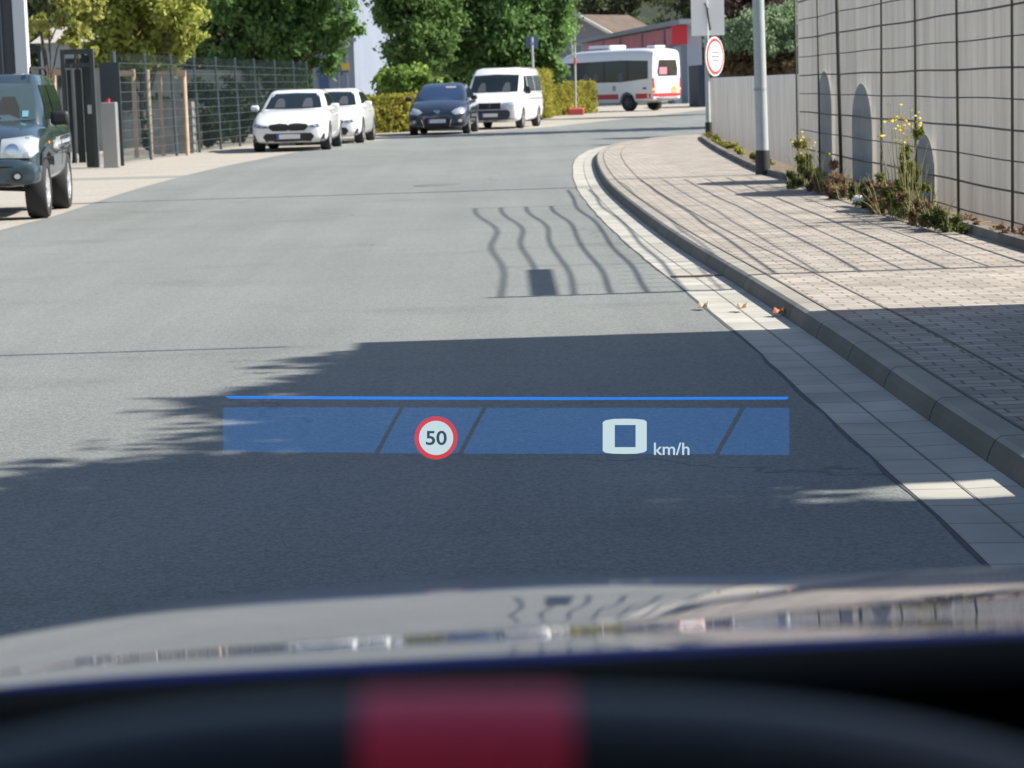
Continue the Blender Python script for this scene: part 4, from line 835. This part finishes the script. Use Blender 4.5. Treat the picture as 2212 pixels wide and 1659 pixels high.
# ================================================================== WEEDS, LITTER
def weed(name, label, px, py, h, spread, n, m, seed, flowers=0, fm=None, ns=34):
    X, Y = g(px, py, .13); t = thing(name, label, 'weed', (X, Y, .12)); r = random.Random(seed); st = MB()
    tips = []
    for k in range(ns):
        a = r.uniform(0, 2*PI); q = r.uniform(.1, 1)*spread; hh = h*r.uniform(.3, 1)**1.2; x, y = q*math.cos(a), q*math.sin(a)*3.2; x0, y0 = x*.5, y*.8
        st.tube([(x0, y0, 0), (x0+(x-x0)*.4+r.uniform(-.02, .02), y0+(y-y0)*.5, hh*.6), (x, y, hh)], [.005, .0035, .0015], 4); tips.append((x, y, hh, x0, y0))
    st.build('stems', mat('weed_stem', (.25, .24, .10), .8), t)
    bl = []
    for x, y, hh, x0, y0 in tips:
        for f in (.15, .35, .55, .8): bl.append((x0+(x-x0)*f, y0+(y-y0)*f, hh*f, .05, .09, .04))
    leaves('leaves', bl, int(n*1.5), .034, m, t, seed=seed, shell=.1, aspect=3.0, droop=-.4)
    if flowers:
        top_ = sorted(tips, key=lambda q: -q[2])[:16]; mb = MB()
        for x, y, hh, *_ in top_:
            for j in range(r.randint(2, 4)):
                c_ = Vector((x+r.uniform(-.03, .03), y+r.uniform(-.05, .05), hh-r.uniform(-.02, .14))); M_ = Matrix.Translation(c_) @ Matrix.Rotation(r.uniform(0, 3), 4, 'X')
                mb.poly([M_ @ Vector((.013*math.cos(2*PI*i/6), .013*math.sin(2*PI*i/6), .004*(i % 2))) for i in range(6)])
        o = mb.build('flowers', fm, t, fix=False); o['kind'] = 'stuff'
    return t
yf = mat('flower_yellow', (.85, .62, .03), .6); WD = leafmat('weed_leaf', (.07, .10, .03), (.24, .26, .08), 6); WB = leafmat('weed_dry', (.16, .10, .06), (.34, .22, .14), 6); WG = leafmat('weed_green', (.06, .09, .03), (.19, .22, .08), 6)
weed('tall_weed', 'spindly green weed at the corner of the trellis by the lamp post', 1745, 398, .66, .24, 1100, WD, 71, 40, yf, 36)
weed('dry_weed', 'reddish dry weed below the middle slab', 1820, 425, .30, .20, 700, WB, 72)
weed('low_weed', 'low green weed between the two dry clumps', 1862, 440, .32, .15, 700, WG, 73)
weed('dry_weed', 'brown dry clump in front of the trellis foot', 1905, 452, .30, .2, 800, WB, 74)
weed('yellow_flowered_weed', 'tall weed with small yellow flowers against the trellis', 1955, 468, 1.0, .24, 1700, WD, 75, 260, yf, 52)
weed('dry_weed', 'reddish dry weed spilling over the edging stone at the right', 2010, 483, .34, .22, 1100, WB, 76)
weed('low_weed', 'low leafy green weed nearest the camera at the wall foot', 2040, 492, .20, .16, 700, WG, 77)
weed('brown_grass', 'dry brown grass between the shortest slab and the yellow-flowered weed', 1925, 458, .42, .3, 1200, WB, 83)
weed('dry_weed', 'straw-coloured dry weed under the tallest slab', 1785, 412, .4, .25, 900, WB, 84)
weed('low_weed', 'green tuft at the foot of the first trellis rod', 1715, 402, .25, .15, 500, WG, 78)
strip = []
for i in range(40): f_ = i/40; Yy = 32.5+19*f_; strip.append((3.62+(Yy-32)*.042, Yy, .17, .10, .3, .05))
tag(leaves('verge_grass', strip, 2500, .05, leafmat('moss', (.10, .13, .03), (.36, .34, .08), 2), None, seed=79), 'thin mossy grass along the foot of the low wall', 'grass', kind='stuff')
strip = [(3.72+random.uniform(-.05, .05), 15+i*.4, .15, .10, .25, .03) for i in range(36)]
tag(leaves('leaf_litter', strip, 4200, .028, WB, None, seed=80), 'brown leaf litter gathered along the wall foot', 'leaf litter', kind='stuff')
X, Y = g(1868, 441, .13); o = MB().box(-.09, .09, -.08, .08, 0, .10).build('crumpled_paper', whitem, smooth=True); o.location = (X-.05, Y, .13); evalmesh(o, [('SUBSURF', dict(levels=2, render_levels=2))]); o.data.shade_smooth(); tag(o, 'crumpled white paper lying among the weeds', 'litter')
lf = mat('fallen_leaf', (.55, .42, .28), .8)
for i, (px, py, z, lab) in enumerate(((1520, 671, .012, 'fallen leaf on the asphalt edge of the gutter'), (1604, 676, .02, 'fallen leaf in the middle of the gutter stones'), (1683, 687, .02, 'orange fallen leaf against the kerb face'))):
    X, Y = g(px, py); mb = MB(); n = 9
    pts = [(.04*math.cos(2*PI*k/n)*(1 if k % 2 else .7), .06*math.sin(2*PI*k/n)*(1 if k % 2 else .7), .02+.02*math.sin(k*2)) for k in range(n)]; mb.poly(pts); o = mb.build('fallen_leaf', lf if i < 2 else mat('leaf_orange', (.6, .22, .1), .8)); o.location = (X, Y, z)
    evalmesh(o, [('SOLIDIFY', dict(thickness=.003))]); tag(o, lab, 'leaf', 'fallen leaves in the gutter')
# manhole far on the road
X, Y = g(948, 401); o = MB().lathe([(.36, 0), (.34, .009)], Matrix.Translation((X, Y, .004)) @ Matrix.Rotation(R(-90), 4, 'Y'), 28).build('manhole_cover', mat('iron', (.15, .145, .135), .7)); tag(o, 'round iron manhole cover in the middle of the road', 'manhole cover')

# ================================================================== HEAD-UP DISPLAY (virtual image floating 8 m ahead)
HD = 8.0; K = 2**(-EXPO)
def emat(name, col, tr=(1, 1, 1)):
    m = bpy.data.materials.new(name); m.use_nodes = True; n = m.node_tree.nodes; n.clear(); l = m.node_tree.links
    o = n.new('ShaderNodeOutputMaterial'); e = n.new('ShaderNodeEmission'); e.inputs[0].default_value = (*col, 1); e.inputs[1].default_value = K
    t = n.new('ShaderNodeBsdfTransparent'); t.inputs[0].default_value = (*tr, 1); a = n.new('ShaderNodeAddShader'); l.new(e.outputs[0], a.inputs[0]); l.new(t.outputs[0], a.inputs[1]); l.new(a.outputs[0], o.inputs[0]); return m
t0 = at(1094, 920, HD); hud = thing('head_up_display', 'glowing blue head-up display bar floating over the road', 'display', tuple(t0))
def hp(px, py, d=0): return at(px, py, HD-d)-t0
def hpoly(name, pts, m, d=0, parent=None): return MB().poly([hp(x, y, d) for x, y in pts]).build(name, m, parent or hud, fix=False)
bm_ = emat('hud_blue', (.005, .048, .150), (.9, .95, 1)); lm = emat('hud_line', (.0, .17, .72), (.6, .7, .8)); wm = emat('hud_white', (.56, .70, .74), (.1, .1, .1)); rm_ = emat('hud_red', (.62, .05, .06), (.15, .15, .15)); dm = emat('hud_dark', (.045, .075, .13), (0, 0, 0))
hpoly('band', [(482, 880), (864, 880), (808, 978), (482, 976)], bm_); hpoly('band', [(872, 880), (1042, 881), (988, 980), (819, 979)], bm_)
hpoly('band', [(1052, 881), (1599, 881), (1542, 981), (999, 980)], bm_); hpoly('band', [(1610, 881), (1705, 881), (1705, 983), (1553, 982)], bm_)
hpoly('top_line', [(484, 855), (900, 857), (1300, 858), (1704, 857), (1700, 863), (1200, 864), (800, 863), (496, 861)], lm)
def circ(cx, cy, r, n=48): return [(cx+r*math.cos(2*PI*i/n), cy+r*math.sin(2*PI*i/n)) for i in range(n)]
def annulus(name, cx, cy, r0, r1, m, d, parent=None, n=48):
    mb = MB(); mb.v = [hp(*p, d) for p in circ(cx, cy, r0)]+[hp(*p, d) for p in circ(cx, cy, r1)]
    mb.f = [(i, (i+1) % n, n+(i+1) % n, n+i) for i in range(n)]; return mb.build(name, m, parent or hud, fix=False)
sp = annulus('speed_limit_symbol', 942, 946, 37, 46.5, rm_, .01)
hpoly('disc', circ(942, 946, 37), wm, .012, sp)
def text(body, cx, cy, h, m, d, parent, name, bold=0, sx=1):
    cu = bpy.data.curves.new(name, 'FONT'); cu.body = body; cu.size = 1; cu.offset = bold; cu.align_x = 'CENTER'; ob = bpy.data.objects.new(name, cu); COL.objects.link(ob)
    dg = bpy.context.evaluated_depsgraph_get(); me = bpy.data.meshes.new_from_object(ob.evaluated_get(dg)); bpy.data.objects.remove(ob)
    co = [v.co.copy() for v in me.vertices]; x0 = min(c.x for c in co); x1 = max(c.x for c in co); y0 = min(c.y for c in co); y1 = max(c.y for c in co)
    s = h/(y1-y0)
    for v, c in zip(me.vertices, co): v.co = hp(cx+(c.x-(x0+x1)/2)*s*sx, cy-(c.y-(y0+y1)/2)*s, d)
    return link(name, me, m, parent)
text('50', 942.5, 946, 31, dm, .02, sp, 'number', .018, 1.12)
o = [(1302, 912), (1308, 908), (1325, 905), (1350, 904.5), (1374, 905), (1391, 907), (1397, 911), (1397, 973), (1391, 977), (1374, 980), (1350, 980.5), (1325, 980), (1308, 978), (1302, 974)]
inn = [(1328, 918), (1373, 918), (1373, 966), (1328, 966)]
mb = MB(); pts = o+inn; mb.v = [hp(*p, .012) for p in pts]
mb.f = [(0, 1, 2, 14), (2, 3, 4, 15, 14), (4, 5, 6, 15), (6, 7, 16, 15), (7, 8, 9, 16), (9, 10, 11, 17, 16), (11, 12, 13, 17), (13, 0, 14, 17)]
mb.build('speed_digit', wm, hud, fix=False)
text('km/h', 1451, 969.5, 27, wm, .012, hud, 'unit_text', .009, 1.06)

# ================================================================== OWN CAR (bonnet, dashboard, steering wheel)
car = thing('car', 'dark blue car seen from the driver seat, bonnet and steering wheel in front', 'car', (0, 0, 0))
bpaint = mat('bonnet_blue', (.006, .012, .19), .3, metal=0, spec=.3, coat=1); bpaint.node_tree.nodes['Principled BSDF'].inputs['Coat IOR'].default_value = 1.5; bpaint.node_tree.nodes['Principled BSDF'].inputs['Coat Roughness'].default_value = .0
# profile: for every sight row the angle at which the paint should send the view on
EP = [(1412, -3.7), (1400, -3.3), (1390, -2.8), (1379, -1.5), (1371, -.4), (1364, .1), (1357, -.5), (1349, -1.9), (1339, -3.1), (1312, -3.8), (1288, -4.4), (1267, -5.2), (1262, -8.7), (1246, -9.8), (1232, -10.8), (1220, -11.6), (1208, -12.5)]
ey = np.array([q[0] for q in EP][::-1]); ev = np.array([q[1] for q in EP][::-1])
py_ = 1412.0; y = 1.12; prof2 = []
while py_ > 1208 and y < 1.98:
    t_ = (py_-186)/FOC; al = math.atan(t_); sl = (al-R(float(np.interp(py_, ey, ev))))/2
    prof2.append((y, EYE-t_*y)); y += y*(-.5/FOC)/(math.tan(sl)-t_); py_ -= .5
prof2 = prof2[::3]
ya, za = prof2[-1]; sl = math.atan((prof2[-2][1]-za)/(ya-prof2[-2][0])); z0 = prof2[0][1]
for k in range(1, 14): sl += R(.7*k); za -= .035*math.sin(min(sl, R(80))); ya += .035*math.cos(min(sl, R(80))); prof2.append((ya, za))
prof = [(1.05, z0-.07), (1.09, z0-.035), (1.104, z0-.018), (1.109, z0-.011), (1.112, z0-.006), (1.115, z0-.0022), (1.118, z0-.0004)]+prof2
XC = .42; xs = np.linspace(-.50, 1.34, 93); mb = MB()
for (y, z) in prof:
    for x in xs:
        d = abs(x-XC); mb.v.append(Vector((x, y-.05*((x-XC)/.9)**2 if y > 1.2 else y-.02*((x-XC)/.9)**2, z-.018*d*d-.33*max(0, d-.60)**2-.022*min(1, max(0, (x+.02)/.24))**1.5*max(0, y-1.36)**1.3-6*max(0, d-.84)**2)))
nx = len(xs)
for k in range(len(prof)-1):
    for j in range(nx-1): mb.f.append((k*nx+j, k*nx+j+1, (k+1)*nx+j+1, (k+1)*nx+j))
mb.build('bonnet', bpaint, car, smooth='all', fix=False)
dash = mat('dash_black', (.003, .003, .003), .95, spec=.04); lea = mat('leather', (.028, .035, .045), .42, bump=.1, bscale=300)
# dashboard, extruded profile with slight tilt
def dz(x): return .022*x
Q = [(1.05, .86), (1.0, 1.02), (.88, 1.36-.2535*.88), (.80, 1.36-.2565*.80), (.66, 1.36-.2605*.66), (.635, 1.36-.2635*.635), (.62, 1.36-.272*.62), (.63, 1.13), (.70, 1.0), (.62, .7)]
mb = MB(); xd = np.linspace(-.5, 1.3, 40)
for (y, z) in Q:
    for x in xd:
        bump_ = .0 if y > .7 else -.03*max(0, abs(x)-.12)**1.2*(1 if abs(x) < .35 else 1)
        mb.v.append(Vector((x, y, z+dz(x)+(bump_ if y < .7 else 0))))
nx = len(xd)
for k in range(len(Q)-1):
    for j in range(nx-1): mb.f.append((k*nx+j, k*nx+j+1, (k+1)*nx+j+1, (k+1)*nx+j))
mb.build('dashboard', dash, car, smooth=True, fix=False)
# steering wheel
DW = .385; top = at(1004, 1505, DW); wr = .0165; tilt = R(25)
def sup(t, a=.182, b=.172, n=2.7): c, s = math.cos(t), math.sin(t); return (a*abs(c)**(2/n)*(1 if c > 0 else -1), b*abs(s)**(2/n)*(1 if s > 0 else -1))
M = Matrix.Translation((top.x, DW, top.z-wr)) @ Matrix.Rotation(R(1.0), 4, 'Y') @ Matrix.Rotation(-tilt, 4, 'X') @ Matrix.Translation((0, 0, -.172))
def rimtube(t0, t1, r, n=80, m=22, flat=1.0):
    mb = MB(); 
    P = [Vector((sup(t0+(t1-t0)*k/n)[0], 0, sup(t0+(t1-t0)*k/n)[1])) for k in range(n+1)]
    for k, p in enumerate(P):
        a = P[max(k-1, 0)]; b = P[min(k+1, n)]; d = (b-a).normalized(); u = Vector((0, 1, 0)); v = d.cross(u)
        for j in range(m): q = 2*PI*j/m; mb.v.append(M @ (p+u*math.cos(q)*r*1.05+v*math.sin(q)*r))
    for k in range(n):
        for j in range(m): j2 = (j+1) % m; mb.f.append((k*m+j, k*m+j2, (k+1)*m+j2, (k+1)*m+j))
    return mb
sw = rimtube(.001, 2*PI-.001, wr, 160).build('steering_wheel', lea, car, smooth='all')
hw_ = .0174
dt = math.acos(1)  # angle of the marker from its half width
th = next(t for t in np.linspace(PI/2, 0, 4000) if sup(t)[0] > hw_)
rimtube(th, PI-th, wr*1.035, 30).build('centre_marker', mat('marker_red', (.92, .055, .12), .45), sw, smooth='all')
hub = MB().lathe([(.02, -.05), (.065, -.045), (.07, -.01), (.055, .0)], M @ Matrix.Rotation(R(-90), 4, 'Z').inverted() , 28).build('hub', dash, sw, smooth=True)
mb = MB()
for sg in (1, -1): mb.tube([tuple(M @ Vector((sg*.05, .02, 0))), tuple(M @ Vector((sg*.165, .005, .01)))], [.022, .014], 10)
mb.tube([tuple(M @ Vector((0, .02, -.05))), tuple(M @ Vector((0, .005, -.16)))], [.022, .014], 10); mb.build('spokes', dash, sw)
# shell of the cabin around the camera
shell = mat('cabin_lining', (.10, .10, .10), .9)
mb = MB().box(-.50, 1.30, -1.6, .35, 1.63, 1.68); mb.build('roof', bpaint, car)
MB().box(-.495, 1.295, -1.55, .345, 1.622, 1.628).build('headlining', shell, car)
for x0, x1 in ((-.56, -.50), (1.30, 1.36)):
    MB().box(x0, x1, -1.7, 1.0, .3, 1.05).build('door', bpaint, car)
    MB().tube([(x0+.03, 1.0, 1.05), (x0+.05, .35, 1.64)], .03, 8).build('pillar', bpaint, car); MB().box(x0, x1, -.75, -.65, 1.05, 1.64).build('pillar', bpaint, car)
MB().box(-.5, 1.3, -1.7, -1.64, .3, 1.64).build('rear_wall', shell, car)
MB().box(-.5, 1.3, -1.64, 1.0, .3, .34).build('floor_pan', shell, car)
for x0 in (-.25, .55): o = MB().box(x0, x0+.5, -.62, -.45, .5, 1.25).build('seat_back', shell, car); evalmesh(o, [('BEVEL', dict(width=.05, segments=3))])
for sg in (1, -1):
    MB().lathe([(.2, -.22), (.34, -.2), (.34, 0), (.2, 0)], Matrix.Translation((XC+sg*.86 if sg > 0 else XC-.64, 1.75, .34)), 28).build('wheel', tyre_m, car)
MB().box(-.5, 1.34, 1.05, 2.36, .35, .72).build('engine_bay', dash, car)
